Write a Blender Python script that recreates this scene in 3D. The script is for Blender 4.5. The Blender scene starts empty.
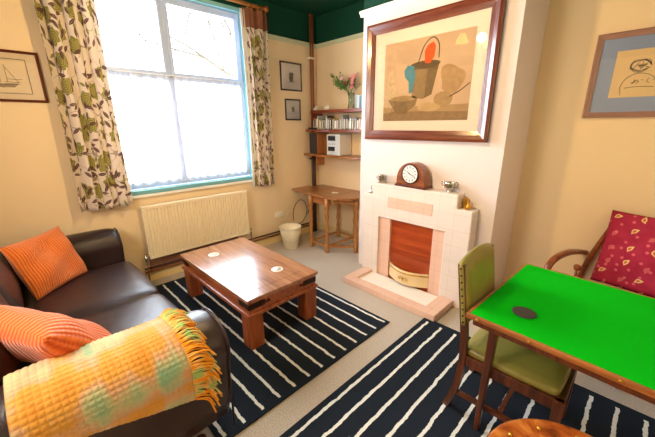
import bpy, bmesh, math, random
from mathutils import Vector, Matrix
random.seed(7)
C = bpy.context.scene.collection
PI = math.pi

# ------------------------------------------------------------------ materials
def lin(h):
    if isinstance(h, (tuple, list)): return (*h[:3], 1)
    h = h.lstrip('#'); v = [int(h[i:i+2], 16)/255 for i in (0, 2, 4)]
    return (*[(c/12.92 if c <= .04045 else ((c+.055)/1.055)**2.4) for c in v], 1)

class N:
    """small node graph helper"""
    def __init__(s, name):
        s.m = bpy.data.materials.new(name); s.m.use_nodes = True
        s.t = s.m.node_tree; s.n = s.t.nodes; s.n.clear()
        s.out = s.n.new('ShaderNodeOutputMaterial')
        s.b = s.n.new('ShaderNodeBsdfPrincipled'); s.t.links.new(s.b.outputs[0], s.out.inputs[0])
    def link(s, a, b): s.t.links.new(a, b)
    def put(s, inp, v):
        if hasattr(v, 'is_output'): s.link(v, inp)
        else: inp.default_value = v
    def set(s, **k):
        for a, v in k.items(): s.put(s.b.inputs[a.replace('_', ' ')], v)
        return s
    def coord(s, kind='Object', scale=None, rot=None, loc=None):
        c = s.n.new('ShaderNodeTexCoord').outputs[kind]
        if scale or rot or loc:
            mp = s.n.new('ShaderNodeMapping'); s.link(c, mp.inputs[0])
            if scale: mp.inputs['Scale'].default_value = scale
            if rot: mp.inputs['Rotation'].default_value = rot
            if loc: mp.inputs['Location'].default_value = loc
            c = mp.outputs[0]
        return c
    def noise(s, vec, scale=5, detail=3, rough=.5, col=False, dist=0):
        n = s.n.new('ShaderNodeTexNoise'); s.link(vec, n.inputs['Vector'])
        n.inputs['Scale'].default_value = scale; n.inputs['Detail'].default_value = detail
        n.inputs['Roughness'].default_value = rough; n.inputs['Distortion'].default_value = dist
        return n.outputs['Color' if col else 'Fac']
    def math(s, op, a, b=0., c=None, clamp=False):
        n = s.n.new('ShaderNodeMath'); n.operation = op; n.use_clamp = clamp
        s.put(n.inputs[0], a); s.put(n.inputs[1], b)
        if c is not None: s.put(n.inputs[2], c)
        return n.outputs[0]
    def vmath(s, op, a, b=(0, 0, 0), out=0):
        n = s.n.new('ShaderNodeVectorMath'); n.operation = op
        s.put(n.inputs[0], a); s.put(n.inputs[1], b)
        return n.outputs[out]
    def sep(s, v):
        n = s.n.new('ShaderNodeSeparateXYZ'); s.link(v, n.inputs[0]); return n.outputs
    def mix(s, f, a, b, mode='MIX'):
        n = s.n.new('ShaderNodeMix'); n.data_type = 'RGBA'; n.blend_type = mode
        s.put(n.inputs[0], f)
        s.put(n.inputs[6], lin(a) if isinstance(a, str) else a)
        s.put(n.inputs[7], lin(b) if isinstance(b, str) else b)
        return n.outputs[2]
    def ramp(s, f, stops, interp='LINEAR'):
        n = s.n.new('ShaderNodeValToRGB'); s.link(f, n.inputs[0]); n.color_ramp.interpolation = interp
        e = n.color_ramp.elements
        while len(e) < len(stops): e.new(.5)
        for i, (p, c) in enumerate(stops): e[i].position = p; e[i].color = lin(c)
        return n.outputs[0]
    def bump(s, h, strength=.3, dist=.01):
        n = s.n.new('ShaderNodeBump'); n.inputs['Strength'].default_value = strength
        n.inputs['Distance'].default_value = dist; s.link(h, n.inputs['Height'])
        s.link(n.outputs[0], s.b.inputs['Normal']); return s

def plain(name, col, rough=.5, metal=0, var=.12, vs=8, bump=0, bs=60, spec=None, coat=0, emit=None):
    g = N(name); v = g.coord()
    f = g.noise(v, vs, 4)
    base = lin(col)
    d = tuple(c*(1-var) for c in base[:3])+(1,); l = tuple(min(1, c*(1+var)) for c in base[:3])+(1,)
    g.set(Base_Color=g.mix(f, d, l), Roughness=rough, Metallic=metal)
    if spec is not None: g.set(Specular_IOR_Level=spec)
    if coat: g.set(Coat_Weight=coat, Coat_Roughness=.15)
    if bump: g.bump(g.noise(v, bs, 3), bump, .004)
    if emit: g.set(Emission_Color=lin(emit[0]), Emission_Strength=emit[1])
    return g.m

def wood(name, dark, light, axis='x', rough=.35, fine=1., coat=.2, plank=None):
    g = N(name)
    sc = {'x': (1.2, 14, 14), 'y': (14, 1.2, 14), 'z': (14, 14, 1.2)}[axis]
    v = g.coord(scale=tuple(a*fine for a in sc))
    f = g.noise(v, 2.2, 6, .6, dist=.6)
    f2 = g.noise(g.coord(scale=tuple(a*fine*4 for a in sc)), 3, 3)
    c = g.mix(g.math('MULTIPLY', f2, .45), g.ramp(f, [(.3, dark), (.7, light)]), dark)
    if plank:                                      # (axis index, width)
        s = g.sep(g.coord())[plank[0]]
        k = g.math('DIVIDE', s, plank[1]); fr = g.math('FRACT', k)
        seam = g.math('LESS_THAN', fr, .02)
        wn = g.n.new('ShaderNodeTexWhiteNoise'); wn.noise_dimensions = '1D'; g.link(g.math('FLOOR', k), wn.inputs['W'])
        c = g.mix(g.math('MULTIPLY', wn.outputs[0], .35), c, light)
        c = g.mix(g.math('MULTIPLY', seam, .6), c, dark)
    g.set(Base_Color=c, Roughness=rough, Coat_Weight=coat, Coat_Roughness=.15)
    g.bump(f2, .08, .002)
    return g.m

def glassy(name, tint='#FFFFFF', refl=.5, rough=.02):
    g = N(name); g.n.remove(g.b)
    tr = g.n.new('ShaderNodeBsdfTransparent'); tr.inputs[0].default_value = lin(tint)
    gl = g.n.new('ShaderNodeBsdfGlossy'); gl.inputs['Roughness'].default_value = rough
    fr = g.n.new('ShaderNodeFresnel'); fr.inputs[0].default_value = 1.45
    ms = g.n.new('ShaderNodeMixShader')
    g.link(g.math('MULTIPLY', fr.outputs[0], refl), ms.inputs[0]); g.link(tr.outputs[0], ms.inputs[1]); g.link(gl.outputs[0], ms.inputs[2])
    g.link(ms.outputs[0], g.out.inputs[0]); return g.m

RAIL = 2.79
def wall_mat(name, col):
    g = N(name); v = g.coord()
    z = g.sep(v)[2]
    f = g.noise(v, 1.3, 3)
    b = lin(col); d = tuple(c*.95 for c in b[:3])+(1,)
    up = g.math('GREATER_THAN', z, RAIL)
    gr = g.mix(f, '#013224', '#04402E')
    g.set(Base_Color=g.mix(up, g.mix(f, d, b), gr), Roughness=.75, Specular_IOR_Level=.25)
    g.bump(g.noise(v, 90, 3), .12, .002); return g.m

M = {}
M['wall'] = wall_mat('wall_paint_cream', '#EDD4AC')
M['chimney'] = wall_mat('wall_paint_pale', '#E0D2CE')
M['ceil'] = plain('ceiling_green', '#04402E', .45, var=.08, vs=2)
g = N('carpet'); v = g.coord(); f = g.noise(v, 120, 3, .8); f2 = g.noise(v, 45, 3)
g.set(Base_Color=g.mix(f2, g.ramp(f, [(.35, '#8A7C70'), (.65, '#E2D8CC')]), '#C6B7A6'), Roughness=.97, Specular_IOR_Level=.1)
g.bump(f, .7, .006); M['carpet'] = g.m
M['skirt'] = plain('skirting_cream', '#E6CC92', .45, var=.05)
M['rail'] = plain('rail_pale_green', '#BDC4A4', .5, var=.05)
M['railw'] = plain('rail_white', '#E9E9DF', .5, var=.04)
M['teal'] = plain('sill_teal', '#74AEB8', .35, var=.06)
M['upvc'] = plain('frame_white', '#B4C6EC', .3, var=.03)
M['white'] = plain('gloss_white', '#EFE9DC', .35, var=.03)
M['rad'] = plain('radiator_cream', '#F2E2C2', .35, var=.03)
M['brass'] = plain('brass', '#C99A3C', .28, 1, var=.1)
M['pewter'] = plain('pewter', '#B9B4A8', .25, 1, var=.15, vs=30)
M['chrome'] = plain('chrome', '#C9C5BC', .15, 1, var=.05)
M['iron'] = plain('black_iron', '#3A2620', .45, .6, var=.2, vs=40)
M['copper'] = plain('painted_pipe_brown', '#8E5130', .4, .2, var=.15)
M['darkpipe'] = plain('painted_pipe_dark', '#4A3128', .45, .1, var=.2)
M['black'] = plain('black_plastic', '#141312', .4, var=.2)
M['slate'] = plain('slate', '#37353A', .55, var=.25, vs=40, bump=.2)
M['mahog'] = wood('wood_mahogany', '#3C130A', '#7C3316', 'x', .28)
M['mahogz'] = wood('wood_mahogany_upright', '#3C130A', '#7C3316', 'z', .28)
M['frame'] = wood('wood_picture_frame', '#4C1E12', '#84452B', 'x', .25, coat=.4)
M['framez'] = wood('wood_picture_frame_upright', '#4C1E12', '#84452B', 'z', .25, coat=.4)
M['sheesh'] = wood('wood_sheesham', '#7C3820', '#BC6E40', 'x', .3, plank=None)
M['sheeshtop'] = wood('wood_sheesham_top', '#7C4630', '#C08862', 'x', .24, plank=(1, .118), coat=1.)
M['sheeshz'] = wood('wood_sheesham_upright', '#7A3418', '#B86432', 'z', .3)
M['oak'] = wood('wood_oak', '#7C431D', '#BE7C42', 'x', .3)
M['oakz'] = wood('wood_oak_upright', '#8E5628', '#CE9250', 'z', .35)
M['shelf'] = wood('wood_shelf', '#6A2A14', '#9C4A26', 'x', .3)
M['shelfo'] = wood('wood_shelf_light', '#A2602C', '#CF8E50', 'z', .4)
M['chairw'] = wood('wood_chair', '#3A1A0E', '#7A3F22', 'z', .35)
M['bent'] = wood('wood_bentwood', '#6B2F14', '#A55A2C', 'x', .3)
M['copperpanel'] = wood('panel_red_wood', '#8A2F12', '#C25A2A', 'x', .3, fine=.6)
g = N('leather'); v = g.coord(); vo = g.n.new('ShaderNodeTexVoronoi'); g.link(v, vo.inputs[0]); vo.inputs['Scale'].default_value = 160
g.set(Base_Color=g.mix(g.noise(v, 3, 3), '#241618', '#3A2728'), Roughness=g.math('MULTIPLY_ADD', g.noise(v, 6, 3), .16, .27), Specular_IOR_Level=.6)
g.bump(g.math('ADD', g.math('MULTIPLY', vo.outputs['Distance'], .15), g.noise(v, 7, 4)), .3, .02); M['leather'] = g.m
M['seam'] = plain('leather_seam', '#1A0E0C', .5)
def cord(name, c1, c2, ax=0, f=95):
    g = N(name); v = g.coord('UV')
    s = g.sep(v)[ax]; o = g.sep(v)[1-ax]
    w = g.math('SINE', g.math('MULTIPLY', s, f*2)); w2 = g.math('SINE', g.math('MULTIPLY', o, f*2.6))
    h = g.math('MULTIPLY_ADD', w, .5, .5); h2 = g.math('ADD', h, g.math('MULTIPLY', w2, .18))
    g.set(Base_Color=g.mix(h, c1, c2), Roughness=.9, Specular_IOR_Level=.15, Sheen_Weight=.3)
    g.bump(h2, .8, .006); return g.m
M['orange'] = cord('corduroy_orange', '#D8601C', '#F58A3C', f=190)
M['orange2'] = cord('corduroy_burnt_orange', '#C8501C', '#E9793A', ax=0, f=120)
# rugs: pale hand-drawn lines along the object's local x
def rug_mat(name, y0, L, sx0, sx1):
    g = N(name); v = g.coord(); s = g.sep(v)
    wob = g.math('SUBTRACT', g.noise(g.coord(scale=(14, 3, 1)), 1.2, 3), .5)
    y = g.math('ADD', s[1], g.math('MULTIPLY', wob, .022))
    k = g.math('DIVIDE', g.math('SUBTRACT', y0, y), L)
    fr = g.math('ABSOLUTE', g.math('SUBTRACT', g.math('FRACT', g.math('ADD', k, .5)), .5))
    wid = g.math('MULTIPLY_ADD', g.noise(g.coord(scale=(30, 1, 1)), 1.5, 2), .07, .045)
    line = g.math('LESS_THAN', fr, wid)
    a = g.math('MULTIPLY', g.math('GREATER_THAN', s[0], sx0), g.math('LESS_THAN', s[0], sx1))
    a = g.math('MULTIPLY', a, g.math('GREATER_THAN', k, -.3))
    line = g.math('MULTIPLY', line, a)
    pile = g.noise(v, 260, 2)
    g.set(Base_Color=g.mix(line, g.mix(pile, '#12171F', '#282F3A'), g.mix(pile, '#C9CBC6', '#F4F2EA')), Roughness=.95, Specular_IOR_Level=.12)
    g.bump(pile, .6, .005); return g.m
# curtain cloth: green blooms, purple-brown leaves, thin stems, on cloth UV in metres
def curtain_mat():
    g = N('curtain_floral'); v = g.coord('UV')
    def cells(scale, off, rnd=.75):
        vv = g.vmath('ADD', v, off)
        n = g.n.new('ShaderNodeTexVoronoi'); n.voronoi_dimensions = '2D'; g.link(vv, n.inputs['Vector'])
        n.inputs['Scale'].default_value = scale; n.inputs['Randomness'].default_value = rnd
        loc = g.vmath('SUBTRACT', vv, n.outputs['Position'])
        return g.sep(loc), g.sep(n.outputs['Color'])
    wv = g.noise(v, 25, 2)
    # blooms
    (lx, ly, _), (cr, cg, cb) = cells(4.7, (.03, .02, 0), .6)
    r = g.math('SQRT', g.math('ADD', g.math('MULTIPLY', lx, lx), g.math('MULTIPLY', ly, ly)))
    an = g.math('ARCTAN2', ly, lx)
    pet = g.math('MULTIPLY_ADD', g.math('COSINE', g.math('MULTIPLY_ADD', an, 7, g.math('MULTIPLY', cg, 6))), .008, .068)
    rr = g.math('ADD', r, g.math('MULTIPLY', g.math('SUBTRACT', wv, .5), .02))
    bloom = g.math('MULTIPLY', g.math('LESS_THAN', rr, pet), g.math('GREATER_THAN', cr, .22))
    ring = g.math('MULTIPLY_ADD', g.math('SINE', g.math('MULTIPLY_ADD', r, 330, g.math('MULTIPLY', an, 3))), .5, .5)
    bc = g.mix(ring, '#89823E', '#B6AA6C')
    # leaves
    def leaves(scale, off, a, b, thr):
        (x, y, _), (c1, c2, c3) = cells(scale, off, .9)
        t = g.math('MULTIPLY', c1, 6.28); cs = g.math('COSINE', t); sn = g.math('SINE', t)
        px = g.math('ADD', g.math('MULTIPLY', x, cs), g.math('MULTIPLY', y, sn))
        py = g.math('SUBTRACT', g.math('MULTIPLY', y, cs), g.math('MULTIPLY', x, sn))
        w = g.math('SUBTRACT', b, g.math('MULTIPLY', g.math('MULTIPLY', px, px), b/(a*a)))
        inside = g.math('LESS_THAN', g.math('ABSOLUTE', py), w)
        vein = g.math('LESS_THAN', g.math('ABSOLUTE', py), .0012)
        inside = g.math('SUBTRACT', inside, g.math('MULTIPLY', vein, .45), clamp=True)
        return g.math('MULTIPLY', inside, g.math('GREATER_THAN', c2, thr)), c3
    l1, h1 = leaves(9, (.5, .3, 0), .046, .015, .1)
    l2, h2 = leaves(11, (1.7, .9, 0), .036, .012, .35)
    st = g.math('LESS_THAN', g.math('ABSOLUTE', g.math('SUBTRACT', g.noise(v, 5.5, 1), .5)), .0075)
    c = g.mix(g.math('MULTIPLY', st, .6), '#EADBCB', '#83625A')
    c = g.mix(bloom, c, bc)
    c = g.mix(l2, c, g.mix(g.math('GREATER_THAN', h2, .75), '#765550', '#8A8A40'))
    c = g.mix(l1, c, '#6B4C4A')
    g.set(Base_Color=c, Roughness=.85, Specular_IOR_Level=.15)
    tl = g.n.new('ShaderNodeBsdfTranslucent'); g.link(c, tl.inputs[0])
    ms = g.n.new('ShaderNodeMixShader'); ms.inputs[0].default_value = .22
    g.link(g.b.outputs[0], ms.inputs[1]); g.link(tl.outputs[0], ms.inputs[2]); g.link(ms.outputs[0], g.out.inputs[0])
    return g.m
M['curtain'] = curtain_mat()
M['header'] = plain('curtain_header_brown', '#7A4A33', .85, var=.15, vs=20)
M['lining'] = plain('curtain_lining', '#E4E6E8', .85, var=.05)
# net curtain
g = N('net_lace'); g.n.remove(g.b); v = g.coord()
tr = g.n.new('ShaderNodeBsdfTransparent'); tl = g.n.new('ShaderNodeBsdfTranslucent'); df = g.n.new('ShaderNodeBsdfDiffuse')
tl.inputs[0].default_value = (.97, .97, .97, 1); df.inputs[0].default_value = (.95, .95, .95, 1)
m1 = g.n.new('ShaderNodeMixShader'); m1.inputs[0].default_value = .3; g.link(tl.outputs[0], m1.inputs[1]); g.link(df.outputs[0], m1.inputs[2])
m2 = g.n.new('ShaderNodeMixShader'); g.link(g.math('MULTIPLY_ADD', g.noise(v, 120, 2), .3, .42), m2.inputs[0])
g.link(tr.outputs[0], m2.inputs[1]); g.link(m1.outputs[0], m2.inputs[2]); g.link(m2.outputs[0], g.out.inputs[0]); M['net'] = g.m
M['pane'] = glassy('window_glass', refl=.6)
M['picglass'] = glassy('picture_glass', refl=1.0)
M['clear'] = glassy('vase_glass', '#F4F6F4', refl=.7)
# throw
g = N('throw_wool'); v = g.coord('UV'); s = g.sep(v)
a = g.noise(g.coord('UV', scale=(7.5, 1.1, 1)), 1, 2); b = g.noise(g.coord('UV', scale=(1.6, 6, 1), loc=(3, 1, 0)), 1, 2)
c = g.ramp(g.math('MULTIPLY_ADD', a, .55, g.math('MULTIPLY', b, .5)), [(.40, '#86C4A2'), (.47, '#C6CC9E'), (.52, '#E2B08C'), (.57, '#E8A63E'), (.68, '#E48E10')])
c = g.mix(g.math('MULTIPLY', g.noise(v, 90, 2), .2), c, '#F0D49A'); c = g.mix(.2, c, '#4A3A20')
g.set(Base_Color=c, Roughness=.95, Specular_IOR_Level=.1, Sheen_Weight=.3); g.bump(g.noise(v, 260, 2), .5, .004); M['throw'] = g.m
g = N('throw_fringe'); v = g.coord(); g.set(Base_Color=g.ramp(g.noise(v, 14, 1), [(.38, '#A6C878'), (.48, '#F0C070'), (.6, '#F2A022')]), Roughness=.95); M['fringe'] = g.m
# baize, green leather, red paisley
g = N('baize_green'); v = g.coord(); f = g.noise(v, 200, 2); g.set(Base_Color=g.mix(g.noise(v, 2, 2), '#00A810', '#00BE12'), Roughness=.95, Specular_IOR_Level=.08); g.bump(f, .2, .002); M['baize'] = g.m
M['olive'] = plain('olive_leather', '#847A3A', .3, var=.35, vs=7, bump=.2, bs=40)
def paisley():
    g = N('red_paisley'); v = g.coord('UV')
    n = g.n.new('ShaderNodeTexVoronoi'); n.voronoi_dimensions = '2D'; g.link(v, n.inputs['Vector']); n.inputs['Scale'].default_value = 8.5; n.inputs['Randomness'].default_value = .45
    l = g.sep(g.vmath('SUBTRACT', v, n.outputs['Position'])); cc = g.sep(n.outputs['Color'])
    t = g.math('MULTIPLY_ADD', cc[0], 1.6, .4)
    x = g.math('ADD', g.math('MULTIPLY', l[0], g.math('COSINE', t)), g.math('MULTIPLY', l[1], g.math('SINE', t)))
    y = g.math('SUBTRACT', g.math('MULTIPLY', l[1], g.math('COSINE', t)), g.math('MULTIPLY', l[0], g.math('SINE', t)))
    def drop(s):
        w = g.math('MULTIPLY', g.math('ADD', x, .026*s), .62)
        r = g.math('MULTIPLY_ADD', g.math('MULTIPLY', x, x), -14/s, .016*s)
        yy = g.math('ADD', y, g.math('MULTIPLY', g.math('MULTIPLY', x, x), 9))
        return g.math('LESS_THAN', g.math('ABSOLUTE', yy), g.math('MINIMUM', w, r))
    big = drop(1.); small = drop(.55)
    keep = g.math('GREATER_THAN', cc[1], .42)
    n2 = g.n.new('ShaderNodeTexVoronoi'); n2.voronoi_dimensions = '2D'; g.link(g.vmath('ADD', v, (.37, .21, 0)), n2.inputs['Vector']); n2.inputs['Scale'].default_value = 15; n2.inputs['Randomness'].default_value = .8
    dots = g.math('MULTIPLY', g.math('LESS_THAN', n2.outputs['Distance'], .16), g.math('GREATER_THAN', g.sep(n2.outputs['Color'])[0], .45))
    c = g.mix(g.noise(v, 14, 3), '#8F1B33', '#B5344C')
    c = g.mix(g.math('MULTIPLY', dots, .5), c, '#F07A80')
    c = g.mix(g.math('MULTIPLY', big, .35), c, '#F08A80')
    c = g.mix(g.math('MULTIPLY', big, keep), c, '#E2C07C')
    c = g.mix(g.math('MULTIPLY', small, keep), c, '#C0644A')
    g.set(Base_Color=c, Roughness=.85, Specular_IOR_Level=.15); g.bump(g.noise(v, 150, 2), .3, .003); return g.m
M['paisley'] = paisley()
# tiles of the fireplace
def tile_mat(name, a, b, grout, sz=.152):
    g = N(name); v = g.coord()
    s = g.sep(v)
    k = []
    for i in (0, 2):
        fr = g.math('FRACT', g.math('DIVIDE', s[i], sz)); k.append(g.math('LESS_THAN', fr, .02))
    gr = g.math('MAXIMUM', *k)
    c = g.mix(g.noise(v, 9, 4), a, b); c = g.mix(g.math('MULTIPLY', gr, .5), c, grout)
    g.set(Base_Color=c, Roughness=.25, Specular_IOR_Level=.5); return g.m
M['tile'] = tile_mat('tile_cream', '#DECEC4', '#EADCD2', '#BCA798')
M['tilepink'] = tile_mat('tile_pink', '#DFB39C', '#E8C3AE', '#B98F78')
M['hearthwhite'] = plain('hearth_white', '#F2EAE0', .3, var=.04)
M['stove'] = plain('stove_cream', '#EFD3A0', .35, .1, var=.1)
M['copperwood'] = None

# ------------------------------------------------------------------ mesh helpers
def link(name, me, mat=None, parent=None, loc=None):
    o = bpy.data.objects.new(name, me); C.objects.link(o)
    if mat is not None:
        for m in (mat if isinstance(mat, (list, tuple)) else [mat]): me.materials.append(m)
    if parent: o.parent = parent
    if loc: o.location = loc
    return o
def fin(bm, name, mat, parent=None, smooth=False, loc=None):
    bmesh.ops.recalc_face_normals(bm, faces=bm.faces)
    me = bpy.data.meshes.new(name); bm.to_mesh(me); bm.free()
    if smooth:
        for p in me.polygons: p.use_smooth = True
    return link(name, me, mat, parent, loc)
def bevelmod(o, w, seg=2):
    m = o.modifiers.new('b', 'BEVEL'); m.width = w; m.segments = seg; m.limit_method = 'ANGLE'; m.angle_limit = .6
    return o
def bbox(bm, x0, x1, y0, y1, z0, z1, mi=0):
    vs = [bm.verts.new((x, y, z)) for z in (z0, z1) for y in (y0, y1) for x in (x0, x1)]
    for f in ((0, 1, 3, 2), (4, 5, 7, 6), (0, 1, 5, 4), (2, 3, 7, 6), (0, 2, 6, 4), (1, 3, 7, 5)):
        bm.faces.new([vs[i] for i in f]).material_index = mi
    return vs
def box(name, x0, x1, y0, y1, z0, z1, mat, parent=None, bev=0, seg=2):
    bm = bmesh.new(); bbox(bm, x0, x1, y0, y1, z0, z1)
    o = fin(bm, name, mat, parent)
    if bev: bevelmod(o, bev, seg)
    return o
def softbox(name, x0, x1, y0, y1, z0, z1, mat, parent=None, r=.06, puff=.0, n=14):
    """upholstered block: rounded edges and crowned faces"""
    bm = bmesh.new(); bmesh.ops.create_cube(bm, size=2)
    bmesh.ops.subdivide_edges(bm, edges=bm.edges[:], cuts=n, use_grid_fill=True)
    h = Vector(((x1-x0)/2, (y1-y0)/2, (z1-z0)/2)); c = Vector(((x0+x1)/2, (y0+y1)/2, (z0+z1)/2))
    for v in bm.verts:
        u = v.co.copy()
        p = Vector((u[i]*h[i] for i in range(3)))
        q = Vector((max(-h[i]+r, min(h[i]-r, p[i])) for i in range(3)))
        d = p-q
        if d.length > 1e-6: p = q+d.normalized()*min(r, d.length) if d.length > r else p
        k = [(1-u[i]**2) for i in range(3)]
        if abs(u.x) > .99: p.x += math.copysign(puff*k[1]*k[2], u.x)
        if abs(u.y) > .99: p.y += math.copysign(puff*k[0]*k[2], u.y)
        if abs(u.z) > .99: p.z += math.copysign(puff*k[0]*k[1], u.z)
        v.co = p+c
    return fin(bm, name, mat, parent, True)
def prism(name, pts, a0, a1, mat, parent=None, axis='y', bev=0, smooth=False):
    """outline pts extruded along axis; for y the outline is (x,z), for x (y,z), for z (x,y)"""
    def P(p, a): return {'y': (p[0], a, p[1]), 'x': (a, p[0], p[1]), 'z': (p[0], p[1], a)}[axis]
    bm = bmesh.new(); A = [bm.verts.new(P(p, a0)) for p in pts]; B = [bm.verts.new(P(p, a1)) for p in pts]
    bm.faces.new(A); bm.faces.new(B[::-1]); n = len(pts)
    for i in range(n): bm.faces.new((A[i], A[(i+1) % n], B[(i+1) % n], B[i]))
    o = fin(bm, name, mat, parent, smooth)
    if bev: bevelmod(o, bev)
    return o
def lathe_bm(bm, prof, seg=24, loc=(0, 0, 0), cap=True):
    rings = []
    for r, z in prof:
        rings.append([bm.verts.new((loc[0]+r*math.cos(2*PI*i/seg), loc[1]+r*math.sin(2*PI*i/seg), loc[2]+z)) for i in range(seg)])
    for a, b in zip(rings, rings[1:]):
        for i in range(seg): bm.faces.new((a[i], a[(i+1) % seg], b[(i+1) % seg], b[i]))
    if cap: bm.faces.new(rings[0][::-1]); bm.faces.new(rings[-1])
def lathe(name, prof, mat, parent=None, seg=24, loc=(0, 0, 0), cap=True, smooth=True):
    bm = bmesh.new(); lathe_bm(bm, prof, seg, (0, 0, 0), cap); return fin(bm, name, mat, parent, smooth, loc)
def tube_bm(bm, pts, rad, seg=10, closed=False, flat=1.):
    pts = [Vector(p) for p in pts]; rings = []; n = len(pts)
    up = None
    for i, p in enumerate(pts):
        t = (pts[(i+1) % n]-pts[i-1]) if closed else (pts[min(i+1, n-1)]-pts[max(i-1, 0)])
        t.normalize()
        if up is None: up = Vector((0, 0, 1)) if abs(t.z) < .9 else Vector((0, 1, 0))
        s = t.cross(up); s.normalize(); up = s.cross(t); up.normalize()
        r = rad[i] if isinstance(rad, (list, tuple)) else rad
        rings.append([bm.verts.new(p+s*(r*flat*math.cos(2*PI*k/seg))+up*(r*math.sin(2*PI*k/seg))) for k in range(seg)])
    for i in range(n if closed else n-1):
        a, b = rings[i], rings[(i+1) % n]
        for k in range(seg): bm.faces.new((a[k], a[(k+1) % seg], b[(k+1) % seg], b[k]))
    if not closed: bm.faces.new(rings[0][::-1]); bm.faces.new(rings[-1])
def smoothpath(pts, n=6):
    pts = [Vector(p) for p in pts]; out = []
    P = [pts[0]*2-pts[1]]+pts+[pts[-1]*2-pts[-2]]
    for i in range(1, len(P)-2):
        for k in range(n):
            t = k/n; a, b, c, d = P[i-1:i+3]
            out.append(.5*((2*b)+(c-a)*t+(2*a-5*b+4*c-d)*t*t+(3*b-a-3*c+d)*t**3))
    out.append(pts[-1]); return out
def tube(name, pts, rad, mat, parent=None, seg=10, sm=0, closed=False, flat=1.):
    if sm:
        if isinstance(rad, (list, tuple)):
            rr = []
            for a, b in zip(rad, rad[1:]): rr += [a+(b-a)*k/sm for k in range(sm)]
            rad = rr+[rad[-1]]
        pts = smoothpath(pts, sm)
    bm = bmesh.new(); tube_bm(bm, pts, rad, seg, closed, flat); return fin(bm, name, mat, parent, True)
def beam_bm(bm, p, q, w0, w1=None):
    """square section bar from p to q"""
    p, q = Vector(p), Vector(q); w1 = w1 or w0; t = (q-p).normalized()
    s = t.cross(Vector((0, 1, 0)) if abs(t.y) < .9 else Vector((1, 0, 0))).normalized(); u = s.cross(t)
    R = []
    for c, w in ((p, w0), (q, w1)):
        R.append([bm.verts.new(c+s*(a*w/2)+u*(b*w/2)) for a, b in ((-1, -1), (1, -1), (1, 1), (-1, 1))])
    bm.faces.new(R[0][::-1]); bm.faces.new(R[1])
    for i in range(4): bm.faces.new((R[0][i], R[0][(i+1) % 4], R[1][(i+1) % 4], R[1][i]))
def disc_pts(cx, cy, r, n=32, ry=None): return [(cx+r*math.cos(2*PI*i/n), cy+(ry or r)*math.sin(2*PI*i/n)) for i in range(n)]
def grid(name, nu, nv, fn, mat, parent=None, closed_u=False, uv=True, solid=0):
    bm = bmesh.new(); ly = bm.loops.layers.uv.new('UVMap')
    V = [[bm.verts.new(fn(i/(nu-1), j/(nv-1))[0]) for j in range(nv)] for i in range(nu)]
    T = [[fn(i/(nu-1), j/(nv-1))[1] for j in range(nv)] for i in range(nu)]
    for i in range(nu-1):
        for j in range(nv-1):
            f = bm.faces.new((V[i][j], V[i+1][j], V[i+1][j+1], V[i][j+1]))
            for l, (a, b) in zip(f.loops, ((i, j), (i+1, j), (i+1, j+1), (i, j+1))): l[ly].uv = T[a][b]
    me = bpy.data.meshes.new(name); bm.to_mesh(me); bm.free()
    for p in me.polygons: p.use_smooth = True
    o = link(name, me, mat, parent)
    if solid: m = o.modifiers.new('s', 'SOLIDIFY'); m.thickness = solid; m.offset = 0
    return o
def pillow(name, w, h, t, mat, parent=None, n=26, seed=0, corner=.06):
    """cushion in local x (width) / z (height), thickness along y, UV in metres; ears at the corners"""
    rnd = random.Random(seed); ph = [rnd.uniform(0, 6) for _ in range(6)]
    bm = bmesh.new(); ly = bm.loops.layers.uv.new('UVMap')
    for s in (-1, 1):
        V = []
        for i in range(n):
            row = []
            for j in range(n):
                u = -1+2*i/(n-1); v = -1+2*j/(n-1)
                k = (max(0, 1-abs(u)**2.6)*max(0, 1-abs(v)**2.6))**.5
                pin = 1-corner*(1-v*v)*abs(u)**4; pin2 = 1-corner*(1-u*u)*abs(v)**4
                wr = .012*math.sin(u*5+ph[0]+v*2)*k+.01*math.sin(v*6+ph[1]-u*3)*k
                row.append((Vector((u*w/2*pin, s*(t/2*k)+wr, v*h/2*pin2)), (u*w/2, v*h/2)))
            V.append(row)
        B = [[bm.verts.new(p[0]) for p in r] for r in V]
        for i in range(n-1):
            for j in range(n-1):
                idx = ((i, j), (i+1, j), (i+1, j+1), (i, j+1))
                if s > 0: idx = idx[::-1]
                f = bm.faces.new([B[a][b] for a, b in idx])
                for l, (a, b) in zip(f.loops, idx): l[ly].uv = V[a][b][1]
    bmesh.ops.remove_doubles(bm, verts=bm.verts, dist=1e-4)
    me = bpy.data.meshes.new(name); bm.to_mesh(me); bm.free()
    for p in me.polygons: p.use_smooth = True
    return link(name, me, mat, parent)

def tag(o, label, cat=None, group=None, kind=None):
    if label: o['label'] = label
    if cat: o['category'] = cat
    if group: o['group'] = group
    if kind: o['kind'] = kind
    return o
def thing(name, label, cat, loc=(0, 0, 0), rz=0, group=None):
    o = bpy.data.objects.new(name, None); C.objects.link(o); o.location = loc; o.rotation_euler = (0, 0, rz)
    o.empty_display_size = .1
    return tag(o, label, cat, group)
def struct(o): o['kind'] = 'structure'; return o

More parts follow.
